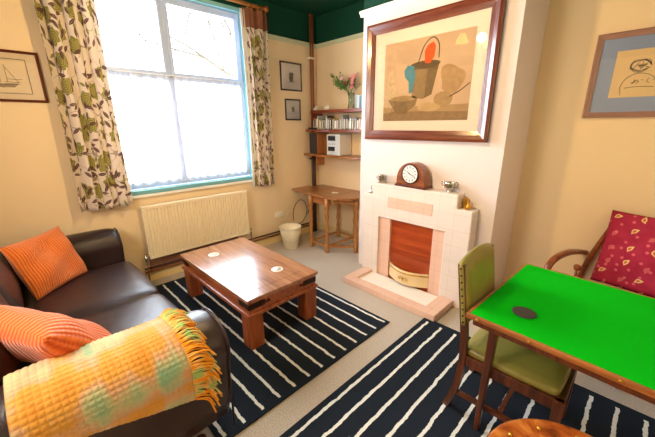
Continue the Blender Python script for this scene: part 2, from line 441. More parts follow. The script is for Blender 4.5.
# ------------------------------------------------------------------ room shell
D, B, CH = 3.439, 2.82, 3.18          # alcove wall, chimney front, ceiling height
BX0, BX1 = 1.392, 2.908
XR, YF = 4.36, -.98
WY0, WY1, WZ0, WZ1 = .62, 2.235, 1.045, 3.0      # window opening
struct(box('floor', -.3, XR+.2, YF-.2, D+.2, -.1, 0, M['carpet']))
struct(box('ceiling', -.3, XR+.2, YF-.2, D+.2, CH, CH+.1, M['ceil']))
bm = bmesh.new()
bbox(bm, -.25, 0, YF-.2, WY0, 0, CH); bbox(bm, -.25, 0, WY1, D+.2, 0, CH)
bbox(bm, -.25, 0, WY0, WY1, 0, WZ0-.05); bbox(bm, -.25, 0, WY0, WY1, WZ1, CH)
struct(fin(bm, 'wall_left', M['wall']))
struct(box('wall_back', 0, XR+.2, D, D+.2, 0, CH, M['wall']))
FX0, FX1 = 1.925, 2.41
bm = bmesh.new()
bbox(bm, BX0, 1.7, B, D, 0, CH); bbox(bm, 2.6, BX1, B, D, 0, CH); bbox(bm, 1.7, 2.6, B, D, .8, CH); bbox(bm, 1.7, 2.6, B+.2, D, 0, .8)
struct(fin(bm, 'wall_chimney', M['chimney']))
struct(box('wall_right', XR, XR+.2, YF-.2, D+.2, 0, CH, M['wall']))
struct(box('wall_front', 0, XR, YF-.2, YF, 0, CH, M['wall']))
# picture rails
def railprof(d=.035, h=.05): return [(0, 0), (d*.35, 0), (d*.5, h*.35), (d, h*.6), (d, h), (0, h)]
def rail_x(name, x0, x1, y, mat, s=-1): return struct(prism(name, [(y+s*a, RAIL-.02+b) for a, b in railprof()], x0, x1, mat, axis='x'))
def rail_y(name, y0, y1, x, mat, s=1): return struct(prism(name, [(x+s*a, RAIL-.02+b) for a, b in railprof()], y0, y1, mat, axis='y'))
rail_y('trim_1', WY1+.02, D, 0, M['rail']); rail_y('trim_2', YF, WY0-.02, 0, M['rail'])
rail_x('trim_3', .035, BX0, D, M['rail']); rail_x('trim_4', BX1, XR, D, M['rail'])
rail_x('trim_5', BX0-.035, BX1+.035, B, M['railw'])
rail_y('trim_6', B, D-.035, BX0, M['railw'], -1); rail_y('trim_7', B, D-.035, BX1, M['railw'], 1)
# skirting
struct(box('baseboard_left', 0, .02, YF, D, 0, .115, M['skirt'], bev=.006))
struct(box('baseboard_back', .02, BX0, D-.02, D, 0, .115, M['skirt'], bev=.006))
struct(box('baseboard_alcove', BX1, XR, D-.02, D, 0, .115, M['skirt'], bev=.006))
struct(box('baseboard_right', XR-.02, XR, YF, D-.02, 0, .115, M['skirt'], bev=.006))

# window: frame, mullion, transom, casements, panes, sill
win = struct(bpy.data.objects.new('window_1', None)); C.objects.link(win)
bm = bmesh.new(); fx0, fx1 = -.15, -.08
f = .05
bbox(bm, fx0, fx1, WY0, WY0+f, WZ0, WZ1); bbox(bm, fx0, fx1, WY1-f, WY1, WZ0, WZ1)
bbox(bm, fx0, fx1, WY0+f, WY1-f, WZ1-f, WZ1); bbox(bm, fx0, fx1, WY0+f, WY1-f, WZ0, WZ0+f)
bbox(bm, fx0, fx1, WY0+f, WY1-f, 2.19, 2.235); bbox(bm, fx0, fx1, 1.32, 1.36, WZ0+f, WZ1-f)
bevelmod(fin(bm, 'window_frame', M['upvc'], win), .006)
def sash(y0, y1, z0, z1):
    bm = bmesh.new(); w = .035; a, b = -.135, -.068
    bbox(bm, a, b, y0, y0+w, z0, z1); bbox(bm, a, b, y1-w, y1, z0, z1); bbox(bm, a, b, y0+w, y1-w, z0, z0+w); bbox(bm, a, b, y0+w, y1-w, z1-w, z1)
    s = bevelmod(fin(bm, 'sash', M['upvc'], win), .008)
    box('pane', -.108, -.102, y0+w, y1-w, z0+w, z1-w, M['pane'], s)
for (a, b) in ((WY0+.05, 1.322), (1.358, WY1-.05)):
    sash(a, b, 2.225, WZ1-.05); sash(a, b, WZ0+.05, 2.195)
bm = bmesh.new()                       # teal painted lining of the reveal
bbox(bm, -.08, .004, WY1-.012, WY1+.035, WZ0, WZ1+.03); bbox(bm, -.08, .004, WY0-.035, WY0+.012, WZ0, WZ1+.03); bbox(bm, -.08, .004, WY0+.012, WY1-.012, WZ1-.012, WZ1+.03)
fin(bm, 'window_reveal', M['teal'], win)
bevelmod(box('window_sill', -.08, .03, WY0-.05, WY1+.06, WZ0-.045, WZ0, [M['teal']], win), .006)
box('sill_edge', .005, .042, WY0-.06, WY1+.07, WZ0-.075, WZ0-.046, M['white'], win, bev=.006)

# net curtain on the lower lights
def netf(u, v):
    y = WY0+.02+u*(WY1-WY0-.04); z = WZ0+.03+v*(2.225-WZ0-.03)
    x = -.052+.012*math.sin(u*95+math.sin(u*13)*2)*(1-.3*v)+.004*math.sin(u*230)
    return Vector((x, y, z+.006*math.sin(u*60)*(1-v))), (u, v)
nt = grid('net_curtain', 220, 12, netf, M['net'])
tag(nt, 'gathered white net curtain veiling the lower half of the window', 'net curtain')
tube('wire', [(-.045, WY0+.0125, 2.222), (-.045, WY1-.0125, 2.222)], .004, M['white'], nt, 6)

# curtain pole and the pair of floral curtains
pole = thing('curtain_pole', 'pale wooden curtain pole with ball ends above the window', 'curtain pole', (.13, 1.4, 3.05))
tube('rod', [(0, -1.22, 0), (0, 1.06, 0)], .02, M['shelfo'], pole, 14)
for y in (-1.25, 1.09):
    lathe('finial', [(.001, -.035), (.02, -.03), (.033, -.012), (.036, 0), (.033, .012), (.02, .03), (.001, .035)], M['copper'], pole, 16, (0, y, 0))
for y in (-1.16, 1.02):
    o = box('bracket', -.13, -.02, y-.012, y+.012, -.02, .02, M['brass'], pole, bev=.004)
def curtain(label, y0, y1, z0, z1, folds, amp, seed, head=None, bulge=0, wid=1.0):
    rnd = random.Random(seed); ph = rnd.uniform(0, 6)
    root = thing('curtain', label, 'curtain', (.1, (y0+y1)/2, z0), group=None)
    yc = (y0+y1)/2
    def pos(u, z):
        t = (z-z0)/(z1-z0)
        w = (y1-y0)*(1-bulge*math.sin(PI*min(1, t*1.05)))
        y = (u-.5)*w+.014*math.sin(u*folds*2*PI*2+ph+1)*(1-.3*t)
        a = amp*(.75+.25*math.sin(u*5+ph))
        x = .005+a*math.sin(u*folds*2*PI+ph+.5*math.sin(t*3))+.012*math.sin(u*folds*4*PI+2*ph+t*2)
        return Vector((x, y, z-z0+.008*math.sin(u*folds*2*PI)*(1-t)))
    zt = z1 if head is None else head
    grid('cloth', 110, 50, lambda u, v: (pos(u, z0+v*(zt-z0)), (u*wid, v*(zt-z0)+seed*.37)), M['curtain'], root, solid=.004)
    if head is not None:
        grid('header_band', 110, 10, lambda u, v: (pos(u, head+v*(z1-head)), (u, v)), M['header'], root, solid=.005)
    # tape and hooks
    for k in range(5):
        u = .08+k*.21; p = pos(u, z1)
        o = lathe('ring', [(.026, -.004), (.031, 0), (.026, .004), (.022, 0), (.026, -.004)], M['brass'], root, 16, (.03, p.y, z1-z0+.01), cap=False)
        o.rotation_euler = (PI/2, 0, 0)
    return root
cl = curtain('white floral curtain with green blooms gathered left of the window above the sofa arm', .285, .72, .93, 3.02, 3.4, .045, 3, bulge=.06, wid=1.25)
cr = curtain('narrow floral curtain with a plain brown band on top, right of the window', 2.2, 2.5, .91, 3.03, 2.4, .04, 5, head=2.82, bulge=.04, wid=.85)
grid('lining', 8, 30, lambda u, v: (Vector((-.02+.01*math.sin(v*4), -.19+u*.06+.01*math.sin(v*3), v*2.1)), (u, v)), M['lining'], cr, solid=.003)

# branches outside, faint against the sky
tree = thing('bare_tree', 'faint bare tree branches seen outside through the upper panes', 'tree', (-1.35, 3.3, -1.2))
M['bark'] = plain('bark_pale', '#5C5850', .9)
rnd = random.Random(4)
def branch(bm, p, d, L, r, depth):
    pts = [p]; q = p.copy(); dd = d.copy()
    for i in range(5):
        dd = (dd+Vector((rnd.uniform(-.2, .2), rnd.uniform(-.25, .25), rnd.uniform(-.1, .2)))).normalized(); q = q+dd*L/5; pts.append(q.copy())
    tube_bm(bm, pts, [r*(1-.13*i) for i in range(6)], 5)
    if depth:
        for k in range(3):
            s = pts[2+k]; nd = (dd+Vector((rnd.uniform(-.4, .4), rnd.uniform(-.9, .9), rnd.uniform(-.3, .6)))).normalized()
            branch(bm, s, nd, L*.62, r*.5, depth-1)
bm = bmesh.new(); tube_bm(bm, [(0, 0, -2), (0, .05, 1.5), (-.1, -.05, 3.6)], [.1, .09, .05], 8)
fin(bm, 'trunk', M['bark'], tree, True)
bm = bmesh.new()
branch(bm, Vector((0, .05, 3.5)), Vector((0, -.95, .45)).normalized(), 1.7, .04, 2)
branch(bm, Vector((0, 0, 3.6)), Vector((0, -.6, 1)).normalized(), 1.3, .035, 2)
fin(bm, 'branches', M['bark'], tree, True)

# radiator
rad = thing('radiator', 'cream ribbed panel radiator under the window', 'radiator', (0, 1.42, .29))
RW = .625
bm = bmesh.new()
n = 36; pitch = 2*RW/n
for k in range(n):
    y = -RW+pitch*k
    vs = [(.095, y), (.095, y+pitch*.3), (.11, y+pitch*.42), (.11, y+pitch*.85), (.095, y+pitch)]
    A = [bm.verts.new((x, yy, .03)) for x, yy in vs]; T = [bm.verts.new((x, yy, .555)) for x, yy in vs]
    for i in range(4): bm.faces.new((A[i], A[i+1], T[i+1], T[i]))
fin(bm, 'ribbed_panel', M['rad'], rad)
bm = bmesh.new(); bbox(bm, .045, .0945, -RW, RW, .02, .565); bbox(bm, .0946, .108, -RW, RW, 0, .03); bbox(bm, .0946, .108, -RW, RW, .556, .58)
bevelmod(fin(bm, 'casing', M['rad'], rad), .004)
box('top_grille', .035, .112, -RW-.004, RW+.004, .581, .592, M['rad'], rad, bev=.003)
for s in (-1, 1):
    v = tube('valve', [(.08, s*(RW+.035), -.06), (.08, s*(RW+.035), .06)], .014, M['chrome'], rad, 12)
    tube('valve_joint', [(.08, s*RW, .03), (.08, s*(RW+.04), .03)], .009, M['chrome'], v, 10)
    tube('pipe', [(.08, s*(RW+.035), -.28), (.08, s*(RW+.035), -.05)], .008, M['copper'], rad, 10)
for s in (-.4, .4): box('bracket', .003, .044, s-.02, s+.02, .1, .5, M['rad'], rad)
hp = thing('heating_pipe', 'pair of brown heating pipes running low along the window wall above the skirting', 'pipe', (.04, 1.4, .17))
for k, (dz, dx) in enumerate(((0, 0), (-.04, .006))):
    tube('pipe', [(dx, -.66, dz), (dx, 1.86, dz)], .011, M['copper' if k else 'darkpipe'], hp, 10)
cb = box('radiator_shade_strip', .021, .034, .8, 1.9, .116, .27, plain('shade_brown', '#8A5D40', .5, var=.1), bev=.003)  # brown strip paints in the wall's shadow under the radiator
tag(cb, 'dull brown board on the wall in the gap beneath the radiator', 'board')

# vertical pipes in the corner
vp = thing('riser_pipe', 'two red-brown painted pipes rising to the ceiling in the corner', 'pipe', (.05, 3.3, 0))
for y in (-.022, .02):
    tube('upper_pipe', [(0, y, 1.62), (0, y, CH)], .014, M['copper'], vp, 12); tube('lower_pipe', [(0, y, 0), (0, y, 1.62)], .019, M['darkpipe'], vp, 12)
for z in (.5, 2.62, 1.2): box('pipe_clip', -.05, .024, -.05, .048, z-.012, z+.012, M['white'] if z > 2 else M['darkpipe'], vp, bev=.003)

# ------------------------------------------------------------------ pictures
def picture(name, label, plane, u0, u1, z0, z1, fw, fmat, fmatz, matcol, mw, art, dep=.03, rim=None, mat2=None):
    """plane: ('x',0) hangs on the window wall, ('y',v) on a wall facing the camera"""
    w, h = u1-u0, z1-z0
    loc = (plane[1]+.001, (u0+u1)/2, z0) if plane[0] == 'x' else ((u0+u1)/2, plane[1]-.001, z0)
    r = thing(name, label, 'picture', loc, PI/2 if plane[0] == 'x' else 0)
    x0, x1 = -w/2, w/2
    bm = bmesh.new()       # horizontal members
    def mem(pts, mi):
        A = [bm.verts.new((p[0], -.002, p[1])) for p in pts]; 
        O, I = pts[:2], pts[2:]
        prof = [(0, 0), (0, dep), (.25, dep*1.15), (.6, dep*.8), (1, dep*.55), (1, 0)]
        ends = []
        for o_, i_ in ((pts[0], pts[3]), (pts[1], pts[2])):
            ends.append([bm.verts.new((o_[0]+(i_[0]-o_[0])*a, -d, o_[1]+(i_[1]-o_[1])*a)) for a, d in prof])
        n = len(prof)
        for k in range(n):
            bm.faces.new((ends[0][k], ends[0][(k+1) % n], ends[1][(k+1) % n], ends[1][k])).material_index = mi
        bmesh.ops.delete(bm, geom=A, context='VERTS')
    a = fw
    mem([(x0, 0), (x1, 0), (x1-a, a), (x0+a, a)], 0); mem([(x1, h), (x0, h), (x0+a, h-a), (x1-a, h-a)], 0)
    mem([(x0, h), (x0, 0), (x0+a, a), (x0+a, h-a)], 1); mem([(x1, 0), (x1, h), (x1-a, h-a), (x1-a, a)], 1)
    fin(bm, 'frame', [fmat, fmatz], r)
    box('mount', x0+a*.9, x1-a*.9, -.008, -.001, a*.9, h-a*.9, matcol, r)
    sh = box('artwork', x0+mw[0], x1-mw[2], -.0095, -.008, mw[3], h-mw[1], mat2, r)
    if rim:
        bm = bmesh.new(); q = .004; X0, X1, Z0, Z1 = x0+mw[0]-.012, x1-mw[2]+.012, mw[3]-.012, h-mw[1]+.012
        bbox(bm, X0, X1, -.0092, -.008, Z0, Z0+q); bbox(bm, X0, X1, -.0092, -.008, Z1-q, Z1); bbox(bm, X0, X0+q, -.0092, -.008, Z0+q, Z1-q); bbox(bm, X1-q, X1, -.0092, -.008, Z0+q, Z1-q)
        fin(bm, 'ruled_border', rim, r)
    art(sh, x0+mw[0], x1-mw[2], mw[3], h-mw[1])
    box('glass', x0+a*.9, x1-a*.9, -.0165, -.0145, a*.9, h-a*.9, M['picglass'], r)
    return r
def shape(sh, name, pts, mat, k=0): return prism(name, pts, -.0095-.0004*(k+1), -.0096, mat, sh)
def strokes(sh, name, lines, r, mat):
    bm = bmesh.new()
    for ln in lines:
        pts = smoothpath([(p[0], -.0105, p[1]) for p in ln], 4) if len(ln) > 2 else [(p[0], -.0105, p[1]) for p in ln]
        tube_bm(bm, pts, r, 5)
    return fin(bm, name, mat, sh)
INK = plain('ink_dark', '#2B2620', .9, var=.2); PENCIL = plain('pencil_brown', '#7A6248', .9); 
# large framed still life over the fireplace: a generic still life
M['paper'] = plain('mount_white', '#F3E6DE', .8, var=.02)
g = N('still_life_ground'); v = g.coord(); f = g.noise(v, 3.5, 5, .6); z = g.sep(v)[2]
c = g.mix(f, '#BA9C80', '#DCC3A8'); g.set(Base_Color=g.mix(g.math('LESS_THAN', z, .32), c, g.mix(f, '#8F7454', '#C9AC84')), Roughness=.85); M['still'] = g.m
def still(sh, x0, x1, z0, z1):
    W, H = x1-x0, z1-z0
    P = lambda a, b: (x0+a*W, z0+b*H)
    def blob(a, b, ra, rb, n=28, w=.08, sd=0): return [P(a+ra*math.cos(t)*(1+w*math.sin(3*t+sd)), b+rb*math.sin(t)*(1+w*math.cos(2*t+sd))) for t in [2*PI*i/n for i in range(n)]]
    m = lambda n, c: plain(n, c, .85, var=.3, vs=25)
    shape(sh, 'ledge', [P(.0, .0), P(1, .0), P(1, .1), P(.16, .13), P(.0, .1)], m('paint_ledge', '#94795A'), 0)
    shape(sh, 'basin', [P(.06, .28), P(.16, .13), P(.3, .1), P(.42, .2), P(.44, .3), P(.26, .33)], m('paint_basin', '#8C7454'), 1)
    shape(sh, 'basin_inside', blob(.26, .29, .17, .035, w=0), m('paint_basin_inside', '#A58C66'), 2)
    shape(sh, 'pail', [P(.36, .66), P(.37, .30), P(.5, .27), P(.6, .32), P(.66, .68)], m('paint_pail', '#98805E'), 2)
    shape(sh, 'pail_shade', [P(.54, .66), P(.52, .28), P(.6, .32), P(.66, .68)], m('paint_pail_shade', '#7C6849'), 3)
    shape(sh, 'pail_rim', blob(.5, .68, .17, .05, w=.03), m('paint_pail_rim', '#6E5A42'), 4)
    shape(sh, 'blue_cloth', [P(.26, .64), P(.3, .7), P(.38, .68), P(.4, .55), P(.37, .36), P(.33, .35), P(.32, .5), P(.27, .56)], m('paint_blue', '#4F8FA8'), 5)
    shape(sh, 'orange_cloth', [P(.5, .7), P(.49, .84), P(.52, .9), P(.58, .93), P(.61, .88), P(.6, .76), P(.56, .69)], m('paint_orange', '#E2622E'), 6)
    shape(sh, 'jug', blob(.73, .25, .1, .1, w=.06), m('paint_jug', '#A98E68'), 2)
    shape(sh, 'loaf', blob(.57, .17, .13, .055, w=.1, sd=2), m('paint_loaf', '#C2A67C'), 4)
    shape(sh, 'cloth_shadow', blob(.8, .48, .12, .18, w=.2, sd=1), m('paint_shadow', '#B0926C'), 0)
    shape(sh, 'pale_drape', blob(.1, .42, .08, .2, w=.25, sd=3), m('paint_drape', '#CDB798'), 0)
    ln = m('paint_line', '#3E3428')
    strokes(sh, 'handle_line', [[P(.42, .7), P(.48, .9), P(.57, .98), P(.64, .9), P(.65, .74)]], .004, ln)
    strokes(sh, 'handle_line', [[P(.8, .28), P(.9, .34), P(.99, .42)]], .004, ln)
picture('framed_print', 'very large still life print in a wide mahogany frame over the fireplace', ('y', B), 1.475, 2.775, 1.55, 2.66, .092, M['frame'], M['framez'], M['paper'], (.215, .2, .195, .185), still, dep=.045, mat2=M['still'])
# blue-mounted drawing at right
g = N('mount_bluegrey'); v = g.coord(); g.set(Base_Color=g.mix(g.noise(v, 3, 2), '#8C9CBC', '#9CAAC6'), Roughness=.8); M['bluem'] = g.m
M['cream_paper'] = plain('paper_cream', '#E6C894', .85, var=.06)
def scribble(sh, x0, x1, z0, z1):
    W, H = x1-x0, z1-z0; P = lambda a, b: (x0+a*W, z0+b*H)
    rnd = random.Random(3); L = []
    for k in range(5): L.append([P(.42+.16*math.cos(t)+rnd.uniform(-.02, .02), .66+.12*math.sin(t)+rnd.uniform(-.02, .02)) for t in [i*.7 for i in range(9)]])
    for k in range(10): a = rnd.uniform(.3, .5); L.append([P(a, rnd.uniform(.58, .68)), P(a+rnd.uniform(.03, .12), rnd.uniform(.6, .75))])
    L.append([P(.2, .05), P(.17, .25), P(.25, .42), P(.42, .5), P(.62, .44), P(.72, .3), P(.74, .22)])
    L.append([P(.24, .2), P(.45, .22), P(.7, .2)]); L.append([P(.66, .34), P(.8, .45), P(.9, .6), P(.98, .64)])
    for k in range(12): a = rnd.uniform(.3, .62); b = rnd.uniform(.24, .4); L.append([P(a, b), P(a+.03, b+rnd.uniform(-.06, .1))])
    for k in range(7): a = .72+k*.035; L.append([P(a, .86+rnd.uniform(-.02, .02)), P(a+.02, .9), P(a+.03, .85)])
    for k in range(6): a = .74+k*.03; L.append([P(a, .1), P(a+.02, .15), P(a+.02, .09)])
    strokes(sh, 'ink_lines', L, .0016, INK)
picture('framed_drawing', 'ink drawing on blue-grey mount in a brown frame above the red armchair', ('y', D), 3.293, 3.93, 1.742, 2.365, .042, plain('frame_taupe', '#9A7466', .5, var=.15), plain('frame_taupe_upright', '#9A7466', .5, var=.15), M['bluem'], (.14, .135, .14, .15), scribble, mat2=M['cream_paper'])
# ship etching on the far left
def ship(sh, x0, x1, z0, z1):
    W, H = x1-x0, z1-z0; P = lambda a, b: (x0+a*W, z0+b*H); rnd = random.Random(9); L = []
    for k in range(26): b = rnd.uniform(.1, .42); a = rnd.uniform(.05, .7); L.append([P(a, b), P(a+.1, b+.02*rnd.uniform(-1, 1)), P(a+.22, b)])
    L += [[P(.55, .35), P(.6, .25), P(.8, .24), P(.86, .36)], [P(.7, .3), P(.7, .85)], [P(.6, .3), P(.6, .7)], [P(.3, .3), P(.33, .2), P(.5, .2)], [P(.4, .25), P(.4, .62)], [P(.7, .8), P(.84, .36)], [P(.4, .6), P(.3, .3)]]
    strokes(sh, 'etched_lines', L, .0017, PENCIL)
    shape(sh, 'dark_hull', [P(.5, .24), P(.55, .15), P(.78, .15), P(.85, .26)], plain('etched_hull', '#8D7860', .9), 0)
picture('framed_etching', 'harbour etching in a thin dark frame left of the curtain', ('x', 0), -.36, .255, 1.9, 2.29, .02, M['mahog'], M['mahogz'], plain('mount_tan', '#D2BC9C', .8, var=.04), (.1, .075, .1, .075), ship, dep=.02, rim=INK, mat2=plain('paper_tan', '#D8C29E', .85, var=.08))
def ink1(sh, x0, x1, z0, z1):
    W, H = x1-x0, z1-z0; P = lambda a, b: (x0+a*W, z0+b*H); rnd = random.Random(12)
    L = [[P(.5+rnd.uniform(-.22, .22), rnd.uniform(.12, .8)) for _ in range(4)] for k in range(22)]
    L.append([P(.2, .1), P(.8, .1)]); L.append([P(.38, .12), P(.36, .5), P(.5, .85), P(.66, .5), P(.62, .12)])
    strokes(sh, 'ink_lines', L, .003, INK)
def ink2(sh, x0, x1, z0, z1):
    W, H = x1-x0, z1-z0; P = lambda a, b: (x0+a*W, z0+b*H); rnd = random.Random(5)
    strokes(sh, 'ink_lines', [[P(.5+rnd.uniform(-.18, .18), rnd.uniform(.25, .8)) for _ in range(3)] for k in range(14)], .0022, plain('ink_olive', '#8D7A3C', .9))
    shape(sh, 'wash', [P(.36, .3), P(.62, .28), P(.66, .7), P(.4, .74)], plain('wash_olive', '#D2BE88', .9), 0)
MB = plain('frame_black', '#2A1712', .4, var=.2)
picture('framed_sketch', 'upper, larger black framed ink sketch on the window wall by the corner', ('x', 0), 2.755, 3.128, 2.165, 2.535, .02, MB, MB, M['paper'], (.1, .1, .1, .1), ink1, dep=.018, mat2=M['paper'])
picture('framed_sketch', 'lower, smaller black framed sketch hanging below the larger ink sketch', ('x', 0), 2.818, 3.092, 1.77, 2.058, .018, MB, MB, M['paper'], (.075, .08, .075, .08), ink2, dep=.018, mat2=M['paper'])

# ------------------------------------------------------------------ fireplace
FY = 2.677
fp = thing('fireplace', 'stepped cream tiled fireplace with pink tile insets and red hood', 'fireplace', (2.16, FY, 0))
def FX(x): return x-2.16
O = [(1.566, 0), (1.566, .965), (1.688, .965), (1.688, 1.095), (2.632, 1.095), (2.632, .965), (2.775, .965), (2.775, 0), (2.54, 0), (2.54, .728), (1.78, .728), (1.78, 0)]
prism('surround', [(FX(x), z) for x, z in O], 0, B-FY-.002, M['tile'], fp, bev=.008)
I = [(1.781, .0), (1.781, .727), (2.539, .727), (2.539, 0), (2.412, 0), (2.412, .722-.003), (1.923, .722-.003), (1.923, 0)]
for nm, x0, x1 in (('pink_panel', 1.781, 1.922), ('pink_panel', 2.413, 2.539)):
    box(nm, FX(x0), FX(x1), .022, B-FY-.002, 0, .727, M['tilepink'], fp, bev=.004)
box('pink_panel', FX(1.89), FX(2.40), -.004, .02, .855, .97, M['tilepink'], fp, bev=.003)
# hood: reddish wood-look panel with ribs
bm = bmesh.new(); bbox(bm, FX(1.923), FX(2.412), .05, .07, .0, .727)
for z in (.36, .33, .385): bbox(bm, FX(1.93), FX(2.405), .043, .05, z, z+.008)
fin(bm, 'hood_panel', M['copperpanel'], fp)
# bowed fret in front of the hood base
def bow(t, x0=1.93, x1=2.405, d=.13): return (FX(x0+(x1-x0)*t), .035-d*math.sin(PI*t)*.75)
n = 20; pts = [bow(i/n) for i in range(n+1)]
bm = bmesh.new(); top = []
for k, (z, s) in enumerate(((.071, 0), (.20, 0), (.215, .008), (.215, -.03), (.071, -.03))): top.append([bm.verts.new((x, y-s if y < .035 else y, z)) for x, y in pts])
for a, b in zip(top, top[1:]):
    for i in range(n): bm.faces.new((a[i], a[i+1], b[i+1], b[i]))
fret = fin(bm, 'bowed_fret', M['stove'], fp, True)
# scroll ornament
bm = bmesh.new()
cx, cy = bow(.5)
for s in (-1, 1):
    tube_bm(bm, smoothpath([(cx+s*.004, cy-.004, .13), (cx+s*.03, cy-.003, .15), (cx+s*.055, cy-.002, .135), (cx+s*.045, cy-.003, .12), (cx+s*.03, cy-.003, .13)], 4), .004, 6)
tube_bm(bm, [(cx, cy-.004, .11), (cx, cy-.006, .13), (cx, cy-.004, .16)], [.003, .009, .003], 8)
fin(bm, 'ornament', M['brass'], fret, True)
bm = bmesh.new(); tube_bm(bm, [(x, y-.007, .2) for x, y in pts], .006, 8); fin(bm, 'fret_rail', M['brass'], fret, True)
# hearth slab with raised rim
hx0, hx1, hy0, hy1, hz = 1.6, 2.695, 2.302, 2.676, .07
bm = bmesh.new()
for a in ((hx0, hx1, hy0, hy0+.1), (hx0, hx0+.12, hy0+.1, hy1), (hx1-.14, hx1, hy0+.1, hy1)): bbox(bm, FX(a[0]), FX(a[1]), a[2]-FY, a[3]-FY, 0, hz)
he = bevelmod(fin(bm, 'hearth', M['tilepink'], fp), .006)
box('hearth_tray', FX(hx0+.12), FX(hx1-.14), hy0+.1-FY, hy1-FY, 0, .045, M['hearthwhite'], he)

# mantel clock
ck = thing('mantel_clock', 'arched brown wooden mantel clock with round silver dial on the mantelpiece', 'clock', (2.135, 2.742, 1.096), -.07)
CW = .165
prof = [(-CW, .02), (-CW, .07)]
for i in range(1, 16):
    t = PI-PI*i/16; prof.append((CW*abs(math.cos(t))**.95*(1 if math.cos(t) > 0 else -1), .07+.175*math.sin(t)**1.0))
prof += [(CW, .07), (CW, .02)]
prism('case', prof, -.055, .06, wood('wood_clock', '#6A3218', '#A05E34', 'x', .3), ck, bev=.006)
box('plinth', -.178, .178, -.065, .068, 0, .02, M['mahogz'], ck, bev=.005)
dial = prism('dial', disc_pts(0, .135, .086, 40), -.062, -.054, plain('dial_silver', '#E6E4DC', .4, .3, var=.04), ck)
bm = bmesh.new(); tube_bm(bm, [(x, -.062, z) for x, z in disc_pts(0, .135, .092, 40)],   .006, 8, True); fin(bm, 'bezel', M['iron'], ck, True)
bm = bmesh.new()
for h in range(12):
    a = h*PI/6; r0, r1 = .058, .076
    beam_bm(bm, (r0*math.sin(a), -.0635, .135+r0*math.cos(a)), (r1*math.sin(a), -.0635, .135+r1*math.cos(a)), .006, .004)
tube_bm(bm, [(x, -.0635, z) for x, z in disc_pts(0, .135, .04, 30)], .001, 4, True)
fin(bm, 'hour_marks', INK, dial)
for a, L, w in ((-.9, .045, .006), (1.9, .066, .004)):
    bm = bmesh.new(); beam_bm(bm, (0, -.066, .135), (L*math.sin(a), -.066, .135+L*math.cos(a)), w, .002); fin(bm, 'hand', INK, dial)

# small metal things on the mantel
mug = thing('pewter_mug', 'small pewter mug with side handle at the left end of the mantelpiece', 'mug', (1.765, 2.745, 1.096))
lathe('body', [(.03, 0), (.034, .004), (.033, .03), (.036, .07), (.038, .075), (.034, .075), (.031, .07), (.03, .01), (.001, .008)], M['pewter'], mug)
tube('handle', [(-.033, 0, .062), (-.055, 0, .058), (-.058, 0, .035), (-.034, 0, .018)], .004, M['pewter'], mug, 8, 5)
mug.scale = (1.3, 1.3, 1.1)
sb = thing('sugar_bowl', 'two-handled silver bowl on the mantelpiece right of the clock', 'bowl', (2.515, 2.745, 1.096))
lathe('body', [(.028, 0), (.03, .005), (.016, .016), (.04, .035), (.05, .055), (.046, .078), (.052, .092), (.048, .092), (.042, .078), (.045, .055), (.001, .03)], M['pewter'], sb)
for s in (-1, 1): tube('handle', [(s*.045, 0, .045), (s*.07, 0, .055), (s*.078, 0, .085), (s*.06, 0, .098), (s*.048, 0, .085)], .004, M['pewter'], sb, 8, 5)
bj = thing('brass_jug', 'tiny brass jug on the lower right step of the fireplace', 'jug', (2.70, 2.745, .966))
lathe('body', [(.02, 0), (.026, .01), (.028, .025), (.014, .045), (.013, .06), (.018, .07), (.015, .07), (.001, .06)], M['brass'], bj)
tube('handle', [(.014, 0, .062), (.035, 0, .06), (.037, 0, .035), (.026, 0, .02)], .003, M['brass'], bj, 8, 5)
bl = thing('brass_box', 'small brass box beside the tiny jug on the lower right fireplace step', 'box', (2.66, 2.79, .966))
box('body', -.018, .018, -.02, .02, 0, .085, M['brass'], bl, bev=.004); lathe('lid_knob', [(.004, 0), (.008, .006), (.001, .012)], M['brass'], bl, 10, (0, 0, .085))
be = thing('hand_bell', 'tiny silver hand bell on the lower left step of the fireplace', 'bell', (1.628, 2.73, .966))
lathe('bell_cup', [(.022, 0), (.02, .008), (.013, .022), (.01, .034), (.001, .037)], M['pewter'], be)
lathe('handle', [(.003, .036), (.005, .045), (.003, .055), (.006, .066), (.001, .07)], M['pewter'], be, 12)

be.scale = (1.3, 1.3, 1.2)
# ------------------------------------------------------------------ alcove shelves
sh = thing('shelf_unit', 'three-tier dark wood shelves in the alcove between corner pipes and chimney', 'shelves', (0, 0, 0))
def shelfpts(y, yn): return [(.0, y), (BX0-.002, y), (BX0-.002, D-.001), (.1, D-.001), (.1, yn), (.0, yn)]
prism('shelf_board', [(.105, 3.2), (BX0-.002, 3.2), (BX0-.002, D-.001), (.105, D-.001)], 1.862, 1.905, M['shelf'], sh, 'z', bev=.004)
prism('shelf_board', [(.0, 3.19), (.22, 3.12), (.5, 3.19), (BX0-.002, 3.19), (BX0-.002, D-.001), (.1, D-.001), (.1, 3.222), (0, 3.222)], 1.605, 1.64, M['shelf'], sh, 'z', bev=.004)
prism('shelf_board', shelfpts(3.14, 3.222), 1.258, 1.288, M['oak'], sh, 'z', bev=.004)
box('side_panel', .105, .12, 3.21, D-.001, 1.64, 1.862, M['shelf'], sh)
box('side_panel', BX0-.03, BX0-.005, 3.2, D-.001, 1.288, 1.605, M['shelfo'], sh)
for x in (.13, 1.3): box('bracket', x, x+.02, D-.16, D-.001, 1.1, 1.257, M['shelfo'], sh)
def speaker(label, x, y, w, h, d, woodm):
    o = thing('speaker', label, 'speaker', (x, y, 1.289))
    box('cabinet', 0, w, .012, d, 0, h, woodm, o, bev=.004); box('grille', .006, w-.006, 0, .012, .006, h-.006, plain('grille_dark', '#3A3236', .85, var=.2, vs=80), o, bev=.004)
